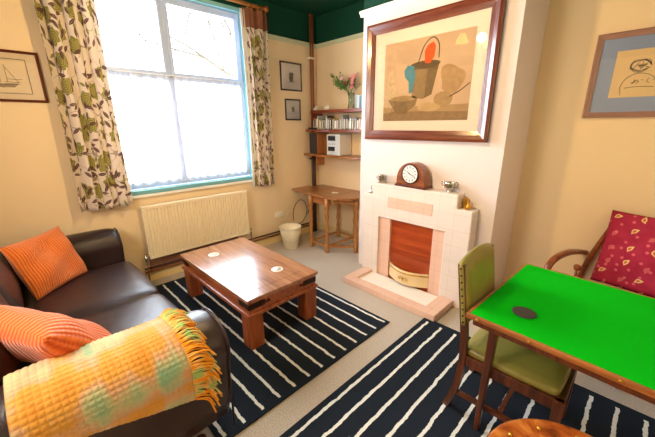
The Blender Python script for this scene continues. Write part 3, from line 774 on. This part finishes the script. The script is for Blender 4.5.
speaker('dark-fronted wooden speaker at the left end of the lowest shelf', .105, 3.165, .17, .305, .25, M['shelfo'])
speaker('light wooden speaker at the chimney end of the lowest shelf', 1.0, 3.3, .17, .27, .13, plain('box_yellow', '#D9A04A', .6))
hf = thing('hifi', 'white and grey compact hi-fi with dark display on the lowest shelf', 'hi-fi', (.60, 3.3, 1.289))
box('casing', -.125, .125, -.13, .12, 0, .285, plain('hifi_white', '#E2DED4', .35, var=.04), hf, bev=.008)
box('front_panel', -.118, .1, -.137, -.13, .01, .275, plain('hifi_silver', '#D5D9DC', .3, .3, var=.05), hf, bev=.004)
box('display', -.09, .05, -.141, -.137, .2, .265, M['black'], hf); box('cassette_door', -.09, .04, -.141, -.137, .06, .12, plain('hifi_smoked', '#26262E', .15), hf)
for k in range(4): lathe('button', [(.008, 0), (.008, .004), (.001, .005)], M['chrome'], hf, 10, (-.07+k*.035, -.137, .155)).rotation_euler = (PI/2, 0, 0)
# CDs
cols = ['#E8E2D4', '#2B2B2B', '#BFC7CC', '#8C2A22', '#33506E', '#D8B24C', '#4E6A46', '#F4F1EA', '#6B5545', '#A9A198', '#7B3A50', '#9DB4C4']
cm = [plain('cd_sleeve_%d' % i, c, .3, var=.1) for i, c in enumerate(cols)]
x = .145; k = 0; rnd = random.Random(2); meshes = {}
cnames = ['cream', 'black', 'silver grey', 'dark red', 'blue', 'yellow', 'green', 'white', 'brown', 'grey', 'plum', 'pale blue']
cdl = []
while x < 1.34:
    w = rnd.choice([.011, .011, .022, .015]); h = rnd.choice([.14, .14, .15, .125, .19 if k % 5 == 0 else .14]); ci = rnd.randrange(len(cols))
    key = (w, h, ci)
    if key not in meshes:
        o = box('cd_case', 0, w, 0, .14, 0, h, cm[ci]); bevelmod(o, .001, 1); meshes[key] = o
        p = box('spine_label', .002, w-.002, -.0006, 0, .012, h-.012, cm[(ci*5+7) % len(cols)] if rnd.random() < .5 else cm[7], o)
    else:
        o = meshes[key].copy(); C.objects.link(o)
        for ch in meshes[key].children:
            c2 = ch.copy(); c2.parent = o; C.objects.link(c2)
    o.location = (x, 3.215+rnd.uniform(0, .02), 1.641)
    cdl.append((o, cnames[ci])); x += w+.0015; k += 1
for o, cn in cdl: tag(o, 'disc case with %s spine in the row on the middle alcove shelf' % cn, 'disc case', 'disc cases on the middle shelf')
# things on the shelf edges
for (x, y, z, l) in ((.17, 3.25, 1.906, 'small white china bird on top shelf nearest the pipes'), (.42, 3.24, 1.906, 'small white china bird on top shelf nearer the vase')):
    o = thing('china_bird', l, 'ornament', (x, y, z), group=None)
    bm = bmesh.new(); tube_bm(bm, smoothpath([(-.05, 0, .02), (-.02, 0, .02), (.01, 0, .03), (.03, 0, .05), (.045, 0, .052)], 4), [.004+.02*math.sin(PI*min(1, i/16*1.1))**.7 if i < 15 else .006 for i in range(17)], 10)
    fin(bm, 'body', M['white'], o, True); lathe('base', [(.016, 0), (.016, .005), (.006, .008)], M['white'], o, 14)
o = thing('cable_box', 'flat black box with leads at the left end of the middle shelf', 'box', (.18, 3.165, 1.641))
box('casing', -.07, .08, -.02, .03, 0, .025, M['black'], o, bev=.004); lathe('white_knob', [(.012, 0), (.013, .01), (.001, .016)], M['white'], o, 12, (.06, 0, .025))
# books on the top shelf
bc = [('#9EC4DA', 'pale blue'), ('#F0EEE8', 'white'), ('#6FA0C4', 'mid blue'), ('#E8E6E0', 'off-white'), ('#B05A6A', 'rose pink'), ('#8E3A3A', 'dark red')]
x = .93
for i, (c, nme) in enumerate(bc):
    w = [.035, .03, .04, .03, .03, .035][i]
    o = thing('book', '%s spined book standing on the top shelf beside the vase' % nme, 'book', (x, 3.24, 1.906), group='books on the top shelf')
    h = .165-.006*(i % 3)
    box('cover', 0, w, 0, .12, 0, h, plain('book_cloth_%d' % i, c, .6), o, bev=.002); box('pages', .003, w-.003, .003, .1205, .003, h+.0005, M['paper'], o)
    x += w+.002
# vase with flowers
vs = thing('glass_vase', 'clear glass vase holding pink flowers on the top shelf', 'vase', (.80, 3.31, 1.906))
lathe('glass_body', [(.04, 0), (.045, .01), (.035, .08), (.038, .16), (.052, .2), (.049, .2), (.035, .16), (.032, .08), (.04, .015), (.001, .012)], M['clear'], vs)
fl = thing('flower_bouquet', 'loose bunch of pink flowers and green leaves in the glass vase', 'flowers', (.80, 3.31, 1.93))
gm = plain('leaf_green', '#5B7A32', .6, var=.4, vs=30); pm = [plain('petal_pink', '#E89A98', .7, var=.2, vs=30), plain('petal_pale', '#F2C4BC', .7, var=.15, vs=30), plain('petal_rose', '#C9606E', .7, var=.2)]
rnd = random.Random(21); bm = bmesh.new(); lf = bmesh.new(); tips = []
for k in range(20):
    a = rnd.uniform(-PI, PI); sp = rnd.uniform(.04, .3)
    if k < 9: a = PI+rnd.uniform(-.4, .4); sp = rnd.uniform(.2, .36)
    tip = Vector((math.cos(a)*sp*.95, max(-.18, min(.09, math.sin(a)*sp*.4)), rnd.uniform(.25, .42)+(.0 if k >= 9 else .03)))
    pts = smoothpath([(0, 0, 0), (tip.x*.15, tip.y*.15, .18), (tip.x*.6, tip.y*.6, .27), tip], 4); tube_bm(bm, pts, .002, 5)
    tips.append(tip)
    for j in range(16 if k < 9 else 11):
        s = pts[rnd.randrange(7, len(pts))]+Vector((rnd.uniform(-.02, .02), rnd.uniform(-.02, .02), rnd.uniform(-.02, .02)))
        d = Vector((rnd.uniform(-1, 1), rnd.uniform(-.6, .4), rnd.uniform(-.3, 1))).normalized(); L = rnd.uniform(.03, .055); sd = d.cross(Vector((rnd.uniform(-1, 1), 1, rnd.uniform(-1, 1)))).normalized()*L*.28
        q = [lf.verts.new(p) for p in (s, s+d*L*.5+sd, s+d*L, s+d*L*.5-sd)]; lf.faces.new(q)
fin(bm, 'stems', gm, fl, True); fin(lf, 'foliage', gm, fl)
for k, t in enumerate(tips[9:20]):
    bm = bmesh.new(); c = Vector((t.x*.75+.03, t.y-.02, t.z-.01))
    for ring, (nr, rr, el) in enumerate(((6, .012, 1.2), (7, .024, .8), (8, .034, .35))):
        for j in range(nr):
            a = 2*PI*j/nr+ring; d = Vector((math.cos(a)*math.cos(el), -math.sin(el)*.6+math.sin(a)*math.cos(el)*.5, math.sin(a)*math.cos(el)))
            e = c+d*rr; s = d.cross(Vector((0, 1, 0))).normalized()*rr*.5
            bm.faces.new([bm.verts.new(p) for p in (c, e*.6+c*.4+s, e, e*.6+c*.4-s)])
    fin(bm, 'blossom', pm[k % 3], fl)

# ------------------------------------------------------------------ gateleg table, bin, cables
gt = thing('gateleg_table', 'small oak gateleg table with turned legs under the alcove shelves', 'table', (.6, 3.1, 0))
def G(x, y): return (x-.6, y-3.1)
top = [G(.105, 2.86), G(.4, 2.80), G(.8, 2.775), G(1.0, 2.80), G(1.12, 2.9), G(1.18, 3.05), G(1.2, 3.4), G(.105, 3.4)]
# left leaf reaches the wall in front of the pipes
L1 = [G(.025, 2.86), G(.42, 2.795), G(.42, 3.42), G(.11, 3.42), G(.11, 3.22), G(.025, 3.22)]
L2 = [G(.423, 2.795), G(.86, 2.765), G(.86, 3.42), G(.423, 3.42)]
L3 = [G(.863, 2.765), G(1.0, 2.79), G(1.1, 2.86), G(1.17, 2.97), G(1.2, 3.12), G(1.2, 3.42), G(.863, 3.42)]
for nm, pts in (('drop_leaf', L1), ('tabletop', L2), ('drop_leaf', L3)): prism(nm, pts, .762, .784, M['oak'], gt, 'z', bev=.006)
legprof = [(a*1.3, b) for a, b in [(.022, 0), (.024, .02), (.016, .035), (.024, .05), (.024, .13), (.016, .145), (.021, .2), (.014, .26), (.022, .34), (.014, .42), (.022, .52), (.015, .6), (.024, .62), (.024, .76)]]
legs = [(.52, 2.80), (.85, 2.79), (.52, 3.36), (.86, 3.36), (1.14, 3.06), (.2, 3.0)]
for (x, y) in legs[:5]: lathe('leg', legprof, M['oakz'], gt, 14, (*G(x, y), 0))
box('apron', G(.5, 0)[0], G(.88, 0)[0], G(0, 2.815)[1], G(0, 2.845)[1], .66, .761, M['oak'], gt, bev=.003)
box('apron', G(.5, 0)[0], G(.88, 0)[0], G(0, 3.345)[1], G(0, 3.375)[1], .66, .761, M['oak'], gt, bev=.003)
for a, b in ((0, 1), (2, 3), (0, 2), (1, 3), (1, 4)):
    bm = bmesh.new(); p, q = G(*legs[a]), G(*legs[b]); beam_bm(bm, (*p, .09), (*q, .09), .028); fin(bm, 'stretcher', M['oakz'], gt)
bm = bmesh.new(); beam_bm(bm, (*G(.86, 2.9), .7), (*G(1.14, 3.06), .7), .028); fin(bm, 'gate_rail', M['oakz'], gt)
cs = box('paper_coaster', -.045, .045, -.035, .035, 0, .006, M['white'], bev=.002); cs.location = (.735, 3.07, .7845); cs.rotation_euler.z = .4
tag(cs, 'white rectangular coaster lying on the oak gateleg table', 'coaster')

bn = thing('waste_bin', 'tapered cream plastic bin on the carpet left of the gateleg table', 'bin', (.33, 2.57, 0))
lathe('bin_body', [(.098, 0), (.103, .004), (.132, .2), (.144, .205), (.144, .215), (.152, .30), (.158, .31), (.154, .31), (.14, .215), (.095, .012), (.001, .01)], plain('bin_cream', '#F4E8C8', .4, var=.03), bn, 36)
tube('rim', [(x, y, .312) for x, y in disc_pts(0, 0, .156, 36)], .006, M['white'], bn, 8, closed=True)
so = thing('wall_socket', 'cream double wall socket with a plug above the bin', 'socket', (0.001, 2.62, .42))
box('plate', 0, .012, -.075, .075, -.043, .043, M['white'], so, bev=.004); box('plug', .012, .045, -.05, -.005, -.03, .02, M['white'], so, bev=.006)
tube('flex', [(.04, -.028, -.025), (.05, .0, -.07), (.05, .08, -.06), (.04, .16, .02), (.03, .25, .0)], .004, M['white'], so, 8, 6)
ca = thing('power_cable', 'looped black cable hanging on the wall behind the bin', 'cable', (.03, 3.0, .4))
tube('cable_loop', [(0, -.13, -.12), (0, -.12, .05), (0, -.03, .17), (0, .08, .16), (0, .15, .02), (0, .11, -.12), (.0, .02, -.19), (.0, -.1, -.2), (.02, -.2, -.16)], .0045, M['black'], ca, 8, 6)
tube('cable_lead', [(0, .13, -.08), (0, .2, -.02), (0, .25, .0)], .005, M['black'], ca, 8, 6)

# ------------------------------------------------------------------ rugs
def rug(name, label, x0, x1, y0, y1, mat, rz=0, loc=None):
    r = box(name, 0, x1-x0, 0, y1-y0, 0, .011, mat, bev=.003); r.location = (x0, y0, .001); r.rotation_euler.z = rz
    return tag(r, label, 'rug')
R1 = rug('striped_rug', 'dark navy rug with wavy white lines under the coffee table', .2, 2.415, .42, 2.03, rug_mat('rug_lines_a', 1.988-.42, .1275, .03, 2.185))
# second rug: its lines run along y: build it rotated by 90 degrees
R2 = box('striped_rug', 0, 2.2, 0, 1.75, 0, .011, rug_mat('rug_lines_b', 1.695, .1275, .0, 2.145), bev=.003)
R2.rotation_euler.z = PI/2; R2.location = (2.61+1.74, .12, .001)
tag(R2, 'dark navy rug with wavy white lines under the green card table', 'rug')

# ------------------------------------------------------------------ coffee table
ct = thing('coffee_table', 'heavy reddish-brown plank coffee table with iron straps on square legs', 'table', (1.25, 1.295, .0125))
X, Y = .64, .357; Z = .4475
top_ = box('tabletop', -X, X, -Y, Y, Z-.03, Z, M['sheeshtop'], ct, bev=.006)
box('inner_panel', -X+.11, X-.11, -Y+.1, Y-.1, Z, Z+.0015, M['sheeshtop'], top_)
box('apron', -X+.018, X-.018, -Y+.018, Y-.018, Z-.125, Z-.03, M['sheesh'], ct, bev=.004)
box('lower_moulding', -X, X, -Y, Y, Z-.16, Z-.125, M['sheesh'], ct, bev=.01)
for sx in (-1, 1):
    for sy in (-1, 1):
        cx, cy = sx*(X-.075), sy*(Y-.075)
        box('leg', cx-.062, cx+.062, cy-.062, cy+.062, 0, Z-.16, M['sheeshz'], ct, bev=.008)
        bm = bmesh.new(); e = .0175
        a, b = sorted((sx*(X-e), sx*(X-e+.004))); c_, d_ = sorted((sy*(Y-.16), sy*(Y-e)))
        bbox(bm, a, b, c_, d_, Z-.095, Z-.05)
        c_, d_ = sorted((sy*(Y-e), sy*(Y-e+.004))); a, b = sorted((sx*(X-.16), sx*(X-e)))
        bbox(bm, a, b, c_, d_, Z-.095, Z-.05)
        for t in (.05, .13):
            lathe_bm(bm, [(.016, 0), (.012, .004), (.001, .006)], 8, (sx*(X-t), sy*(Y-.012), Z-.075))
        tube_bm(bm, [(sx*(X-.012), sy*(Y-.13), Z-.072), (sx*(X-.004), sy*(Y-.17), Z-.072), (sx*(X-.012), sy*(Y-.2), Z-.072)], [.014, .006, .012], 8)
        fin(bm, 'iron_strap', M['iron'], ct)
for (x, y, l) in ((.88, 1.17, 'round white coaster on the coffee table end nearest the radiator'), (1.61, 1.415, 'round white coaster on the coffee table end nearest the fireplace')):
    o = lathe('round_coaster', [(.05, 0), (.052, .002), (.052, .005), (.05, .006), (.001, .006)], plain('coaster_white', '#F6F0E6', .4, var=.02), None, 32, (x, y, .0125+Z+.002)); tag(o, l, 'coaster', 'white coasters on the coffee table')
    p = lathe('picture_disc', [(.034, 0), (.001, .0004)], plain('coaster_print', '#D9CFC0', .5, var=.3, vs=60), o, 24, (0, 0, .0062))

# ------------------------------------------------------------------ sofa
sf = thing('leather_sofa', 'dark brown leather sofa facing the fireplace, one end at the window wall', 'sofa', (1.24, 0, 0))
def SX(x): return x-1.24
AX0, AX1, NX0, NX1 = .04, .34, 2.09, 2.43
softbox('base', SX(AX1-.02), SX(NX0+.02), -.75, .50, .06, .30, M['leather'], sf, r=.03)
def arm(x0, x1, nm='arm'):
    w = (x1-x0)
    # profile in x-z: upright side with a fat rolled top
    bm = bmesh.new(); n = 28; prof = [(x0+.03, .06), (x0+.02, .45)]
    for i in range(n+1):
        t = PI*1.12-PI*1.24*i/n
        prof.append(((x0+x1)/2+w*.53*math.cos(t), .61+.145*math.sin(t)))
    prof += [(x1-.02, .45), (x1-.03, .06)]
    ys = [(-.78, .9), (-.76, .97), (-.7, 1), (-.3, 1), (.1, 1), (.40, 1), (.47, .985), (.51, .95), (.53, .88)]
    R = []; cx = (x0+x1)/2
    for y, s in ys:
        R.append([bm.verts.new((SX(cx+(px-cx)*s), y, .06+(pz-.06)*(1-(1-s)*.6))) for px, pz in prof])
    for a, b in zip(R, R[1:]):
        for i in range(len(prof)-1): bm.faces.new((a[i], a[i+1], b[i+1], b[i]))
        bm.faces.new((a[-1], a[0], b[0], b[-1]))
    bm.faces.new(R[0]); bm.faces.new(R[-1][::-1])
    o = fin(bm, nm, M['leather'], sf, True)
    m = o.modifiers.new('s', 'SUBSURF'); m.levels = 1; m.render_levels = 1
    bm = bmesh.new(); q = [(SX(cx+(px-cx)*.955), .517, .06+(pz-.06)*.975) for px, pz in prof]; tube_bm(bm, q, .006, 6); fin(bm, 'piping', M['leather'], o, True)
arm(AX0, AX1); arm(NX0, NX1)
mid = (AX1+NX0)/2
for x0, x1 in ((AX1-.0, mid-.002), (mid+.002, NX0+.02)):
    c = softbox('seat_cushion', SX(x0), SX(x1), -.3, .555, .27, .455, M['leather'], sf, r=.055, puff=.028)
    tube('piping', [(SX(x0)+.05, .552, .40), (SX(x1)-.05, .552, .40)], .005, M['leather'], c, 6)
    k = softbox('back_cushion', SX(x0), SX(x1), -.13, .13, 0, .44, M['leather'], sf, r=.07, puff=.04)
    k.location = (0, -.35, .44); k.rotation_euler.x = .22
softbox('sofa_back', SX(AX1-.05), SX(NX0+.05), -.84, -.5, .06, .84, M['leather'], sf, r=.07)
for x in (AX0+.08, NX1-.08):
    for y in (-.68, .34): lathe('foot', [(.025, 0), (.03, .05), (.03, .07)], M['mahogz'], sf, 14, (SX(x), y, 0))

# cushions: corduroy, leaning in the corners
def place_pillow(o, A, Bp, Ctop):
    """bottom edge A->B, up direction towards Ctop"""
    A, Bp, Ct = Vector(A), Vector(Bp), Vector(Ctop)
    x = (Bp-A).normalized(); up = Ct-(A+Bp)/2; up = (up-x*up.dot(x)).normalized(); y = up.cross(x)
    o.matrix_world = Matrix.Translation((A+Bp)/2) @ Matrix((x, y, up)).transposed().to_4x4()
cu = thing('scatter_cushion', 'bright orange corduroy cushion leaning in the far sofa corner by the wall', 'cushion')
p = pillow('cover', .50, .46, .16, M['orange'], cu, seed=1); p.location = (0, 0, .22)
cu2 = thing('scatter_cushion', 'burnt orange ribbed cushion slumped against the near arm beside the throw', 'cushion')
p = pillow('cover', .66, .60, .22, M['orange2'], cu2, seed=2); p.location = (0, 0, .21)
place_pillow(cu, (.78, -.15, .47), (.46, .20, .475), (.47, -.08, .93))
place_pillow(cu2, (2.03, .12, .50), (1.62, -.05, .49), (1.76, -.29, .84))

# throw over the near arm
prof = [(NX0-.035, .46), (NX0-.045, .54), (NX0-.035, .63)]
cxm = (NX0+NX1)/2; ww = (NX1-NX0)
for i in range(15):
    t = PI*1.0-PI*1.08*i/14
    prof.append((cxm+(ww*.53+.02)*math.cos(t), .615+.162*math.sin(t)))
prof += [(NX1+.002, .53), (NX1+.004, .47), (NX1+.012, .40), (NX1+.016, .34)]
P3 = smoothpath([(a, 0, b) for a, b in prof], 8)
cum = [0]
for a, b in zip(P3, P3[1:]): cum.append(cum[-1]+(b-a).length)
LT = cum[-1]
def along(s):
    s = max(0, min(LT-1e-6, s))
    import bisect
    i = bisect.bisect_right(cum, s)-1; i = min(i, len(P3)-2); t = (s-cum[i])/(cum[i+1]-cum[i])
    p = P3[i].lerp(P3[i+1], t); d = (P3[i+1]-P3[i]).normalized(); return p, Vector((-d.z, 0, d.x))
TY0, TY1 = -.28, .31
def thr(u, v):
    y = TY0+(TY1-TY0)*u
    end = LT*(.925-.17*(1-u)**1.0) 
    s = v*end
    p, nrm = along(s)
    nrm = nrm if nrm.dot(Vector((p.x-cxm, 0, p.z-.6))) > 0 else -nrm
    q = 2*PI/.023
    w = .0045*(abs(math.sin(y*q/2))*abs(math.sin(s*q/2)))**.6+.004*math.sin(y*9+s*7)+.003*math.sin(s*23+y*4)
    yy = y+.012*math.sin(s*9)*(u-.3)+.02*(v-.5)*u
    return Vector((p.x+nrm.x*(w+.004), yy, p.z+nrm.z*(w+.004))), (y, s)
th = thing('knitted_throw', 'orange, yellow and pale green waffle-weave throw draped over the near sofa arm', 'throw', (0, 0, 0))
grid('blanket', 260, 300, thr, M['throw'], th)
bm = bmesh.new(); rnd = random.Random(8)
for k in range(95):
    v = .02+.975*k/94
    p, _ = thr(1, v); out = Vector((p.x-cxm, 0, p.z-.55)).normalized()
    L = rnd.uniform(.06, .11)
    for j in range(2):
        a = Vector((rnd.uniform(-.02, .02), 0, rnd.uniform(-.02, .02)))
        drop = .05+.05*rnd.random()
        p1 = p+Vector((0, L*.35, 0))+out*.012+a*.5; p2 = p+Vector((0, L*.75, -drop*.3))+out*.012+a; p3 = p+Vector((0, min(L, .135), -drop))+out*.018+a*1.5
        tube_bm(bm, smoothpath([p-Vector((0, .01, 0)), p1, p2, p3], 3), .0042, 5)
fin(bm, 'fringe', M['fringe'], th, True)

# ------------------------------------------------------------------ card table
tb = thing('card_table', 'folding card table with bright green baize top and wooden edging', 'table', (3.245, 1.46, .0125), -.045)
W_, D_ = .93, .93; Z = .73
box('baize_top', .018, W_-.018, .018, D_-.018, Z-.02, Z+.001, M['baize'], tb, bev=.002)
bm = bmesh.new()
bbox(bm, 0, W_, 0, .0175, Z-.028, Z+.0); bbox(bm, 0, W_, D_-.0175, D_, Z-.028, Z); bbox(bm, 0, .0175, .0175, D_-.0175, Z-.028, Z); bbox(bm, W_-.0175, W_, .0175, D_-.0175, Z-.028, Z)
bevelmod(fin(bm, 'wood_edging', M['oak'], tb), .004)
bm = bmesh.new(); bbox(bm, .03, W_-.03, .03, .05, Z-.07, Z-.0285); bbox(bm, .03, W_-.03, D_-.05, D_-.03, Z-.07, Z-.0285); bbox(bm, .03, .05, .05, D_-.05, Z-.07, Z-.0285); bbox(bm, W_-.05, W_-.03, .05, D_-.05, Z-.07, Z-.0285)
fin(bm, 'frame_rail', M['chairw'], tb)
for (x, y) in ((.13, .065), (W_-.08, .065), (.1, D_-.065), (W_-.08, D_-.065)):
    bm = bmesh.new(); beam_bm(bm, (x, y, Z-.03), (x-.01, y-.01, 0), .042, .026); bevelmod(fin(bm, 'leg', M['chairw'], tb), .003)
    
for x in (.06, .3, .62, W_-.06):
    o = lathe('brass_fitting', [(.008, 0), (.006, .004), (.001, .005)], M['brass'], tb, 10, (x, 0, Z-.014)); o.rotation_euler.x = PI/2
co = lathe('slate_coaster', [(.052, 0), (.056, .002), (.056, .006), (.053, .007), (.001, .0065)], M['slate'], None, 36, (3.465, 1.665, .0125+.7325)); tag(co, 'dark grey round coaster on the green baize table', 'coaster')

# ------------------------------------------------------------------ dining chair
dc = thing('dining_chair', 'wooden dining chair with olive green studded leather back and seat at the green table', 'chair', (3.185, 1.53, .0165))
SZ = .44; w = .42
softbox('seat', .04, .50, .03, w+.0, SZ-.045, SZ+.012, M['olive'], dc, r=.022, puff=.012)
bm = bmesh.new()
bbox(bm, .05, .52, .012, .035, SZ-.1, SZ-.035); bbox(bm, .05, .52, w-.01, w+.013, SZ-.1, SZ-.035); bbox(bm, .50, .53, .012, w+.013, SZ-.1, SZ-.035); bbox(bm, .03, .055, .012, w+.013, SZ-.1, SZ-.035)
bevelmod(fin(bm, 'seat_rail', M['chairw'], dc), .004)
for y in (.02, w-.0):
    bm = bmesh.new()
    pts = smoothpath([(-.02, y, 0), (.025, y, .16), (.045, y, .36), (.035, y, .55), (.0, y, .80), (-.02, y, .95)], 5)
    for a, b in zip(pts, pts[1:]): beam_bm(bm, a, b+(b-a)*.08, .036)
    fin(bm, 'rear_leg', M['chairw'], dc)
    bm = bmesh.new(); beam_bm(bm, (.51, y, SZ-.035), (.51, y, 0), .046, .036); bevelmod(fin(bm, 'front_leg', M['chairw'], dc), .004)
    bm = bmesh.new(); beam_bm(bm, (.0, y, .13), (.51, y, .13), .024); fin(bm, 'stretcher', M['chairw'], dc)
bm = bmesh.new(); beam_bm(bm, (.27, .02, .13), (.27, w, .13), .024); fin(bm, 'stretcher', M['chairw'], dc)
# padded back with a crowned top
def backf(side):
    def fn(u, v):
        y = -.002+u*(w+.024); crown = .035*math.sin(PI*u)**.8
        z = .60+v*(.355+crown); t = (z-.55)/.4
        x = .033-.055*t**1.2
        e = min(u, 1-u, v*.8, (1-v)*.8); pad = .026*min(1, e/.09)**.5
        return Vector((x+side*(.008+pad), y, z)), (u*.4, v*.4)
    return fn
bm = bmesh.new(); n = 24; G2 = {}
for sd in (1, -1):
    f_ = backf(sd); R = [[bm.verts.new(f_(i/(n-1), j/(n-1))[0]) for j in range(n)] for i in range(n)]; G2[sd] = R
    for i in range(n-1):
        for j in range(n-1): bm.faces.new((R[i][j], R[i+1][j], R[i+1][j+1], R[i][j+1]))
a, b = G2[1], G2[-1]
for i in range(n-1):
    for j in (0, n-1): bm.faces.new((a[i][j], a[i+1][j], b[i+1][j], b[i][j])); 
    for j in (0, n-1): bm.faces.new((a[j][i], a[j][i+1], b[j][i+1], b[j][i]))
bk = fin(bm, 'backrest', M['olive'], dc, True)
for k in range(9):
    for e in (0, 1):
        p = backf(0)(e, .05+k*.11)[0]; bm = bmesh.new()
        bmesh.ops.create_icosphere(bm, subdivisions=1, radius=.0065, matrix=Matrix.Translation(p+Vector((0, .001*(2*e-1), 0))))
        fin(bm, 'stud', M['iron'], bk, True)

# ------------------------------------------------------------------ round table in the foreground
rt = thing('round_side_table', 'round orange-brown wooden side table with brass studs at the bottom edge', 'table', (3.84, 1.03, .0185))
g = N('wood_carved_round'); v = g.coord(); f = g.noise(v, 9, 5, .6, dist=1.5)
g.set(Base_Color=g.ramp(f, [(.35, '#6E2E0E'), (.5, '#A8541C'), (.68, '#C87C36')]), Roughness=.3, Coat_Weight=.3); g.bump(f, .5, .01); M['carved'] = g.m
lathe('tabletop', [(.28, .455), (.308, .46), (.308, .48), (.296, .488), (.285, .484), (.001, .484)], M['carved'], rt, 56)
for k in range(12):
    a = 2*PI*k/12+.2; lathe('stud', [(.009, 0), (.008, .005), (.001, .009)], M['brass'], rt, 10, (.258*math.cos(a), .258*math.sin(a), .4835))
for k in range(4):
    a = PI/4+k*PI/2; bm = bmesh.new(); beam_bm(bm, (.2*math.cos(a), .2*math.sin(a), .456), (.2*math.cos(a+.5), .2*math.sin(a+.5), 0), .035); fin(bm, 'leg', M['bent'], rt)

# ------------------------------------------------------------------ armchair
ac = thing('armchair', 'bentwood armchair with red paisley cushions in the alcove behind the green table', 'armchair', (3.73, 2.97, 0), -.2)
pp = pillow('back_cushion', .56, .60, .13, M['paisley'], ac, seed=6, corner=.03); pp.location = (.12, .25, .73); pp.rotation_euler.x = -.22
pp = pillow('seat_cushion', .56, .56, .13, M['paisley'], ac, seed=7, corner=.03); pp.location = (.0, -.06, .40); pp.rotation_euler.x = PI/2-.08
for s in (-1, 1):
    x = s*.32
    am = tube('arm', [(x*.92, .42, .58), (x, .3, .605), (x, .1, .645), (x, -.12, .655), (x, -.24, .62), (x, -.27, .55), (x, -.24, .46)], [.022, .024, .026, .027, .026, .022, .018], M['bent'], ac, 12, 6)
    tube('front_leg', [(x, -.24, .47), (x*.97, -.25, .25), (x*.85, -.47, 0.016)], [.018, .022, .016], M['bent'], ac, 12, 5)
    tube('rear_leg', [(x*.9, .5, 0), (x*.92, .40, .3), (x*.75, .38, .58), (x*.45, .42, .93)], [.018, .022, .022, .016], M['bent'], ac, 12, 5)
    tube('side_rail', [(x*.95, -.24, .36), (x*.93, .40, .30)], .018, M['bent'], ac, 10)
    lathe('knob', [(.001, -.025), (.02, -.02), (.026, 0), (.02, .02), (.001, .025)], M['bent'], ac, 14, (x*.66, -.0, .575)) if s < 0 else None
tube('front_rail', [(-.3, -.25, .33), (.3, -.25, .33)], .018, M['bent'], ac, 10)
tube('back_rail', [(-.16, .42, .93), (.16, .42, .93)], .018, M['bent'], ac, 10)
tube('knob_post', [(-.21, 0, .44), (-.21, 0, .56)], .01, M['bent'], ac, 10)

# ------------------------------------------------------------------ chandelier (reflected in the glass of the big print)
chd = thing('chandelier', 'brass ceiling light with small pale fabric shades, seen as a reflection', 'ceiling light', (1.98, 1.18, 0))
lathe('ceiling_rose', [(.06, CH-.03), (.07, CH-.01), (.07, CH-.001)], M['brass'], chd); tube('stem', [(0, 0, 2.62), (0, 0, CH-.02)], .008, M['brass'], chd)
lathe('hub', [(.001, 2.56), (.03, 2.58), (.04, 2.61), (.02, 2.65), (.008, 2.68)], M['brass'], chd, 16)
g = N('lamp_shade_fabric'); g.set(Base_Color=lin('#F6DFA8'), Roughness=.8, Emission_Color=lin('#FFC25A'), Emission_Strength=5.); M['shade'] = g.m
for k in range(3):
    a = 2*PI*k/3+.3; c, s = math.cos(a), math.sin(a)
    am = tube('arm', [(.02*c, .02*s, 2.6), (.12*c, .12*s, 2.55), (.22*c, .22*s, 2.58), (.24*c, .24*s, 2.66)], .007, M['brass'], chd, 8, 5)
    lathe('shade', [(.075, 2.68), (.072, 2.685), (.04, 2.78)], M['shade'], chd, 20, (.24*c, .24*s, 0), cap=False)
def light(name, kind, loc, energy, col, size=.1, rot=None, sy=None):
    d = bpy.data.lights.new(name, kind); d.energy = energy; d.color = col
    if kind == 'AREA':
        d.shape = 'RECTANGLE'; d.size = size; d.size_y = sy or size
    elif kind == 'POINT': d.shadow_soft_size = size
    o = bpy.data.objects.new(name, d); C.objects.link(o); o.location = loc
    if rot: o.rotation_euler = rot
    return o
WARM = (1, .66, .30)
light('chandelier_bulb', 'POINT', (1.98, 1.18, 2.74), 104, WARM, .05)
# daylight at the window
light('window_daylight', 'AREA', (-1.6, 1.9, 2.15), 1350, (.76, .88, 1), 3.6, (0, -PI/2, 0), 3.6)
# unseen fill lamp added behind the sofa to lift the room's shadows
light('room_fill', 'AREA', (2.05, -.9, 2.0), 62, (1, .88, .74), .9, (math.radians(80), 0, math.radians(-10)), .9)

w = bpy.data.worlds.new('World'); bpy.context.scene.world = w; w.use_nodes = True
bg = w.node_tree.nodes['Background']; bg.inputs[0].default_value = (.93, .97, 1, 1); bg.inputs[1].default_value = 4.0

# ------------------------------------------------------------------ camera
cam = bpy.data.cameras.new('camera'); co = bpy.data.objects.new('camera', cam); C.objects.link(co)
R = Vector((.70462945, .7095419, -.00690139)); U = Vector((-.19543832, .20341675, .95938808)); F = Vector((-.6821299, .6746643, -.28200511))
mt = Matrix((R, U, -F)).transposed().to_4x4(); mt.translation = Vector((3.779144, -.09370513, 1.7)); co.matrix_world = mt
cam.sensor_width = 36; cam.lens = 317.93/655*36; cam.clip_start = .05
bpy.context.scene.camera = co
vs_ = bpy.context.scene.view_settings; vs_.view_transform = 'Standard'; vs_.exposure = 0.1; vs_.look = 'None'
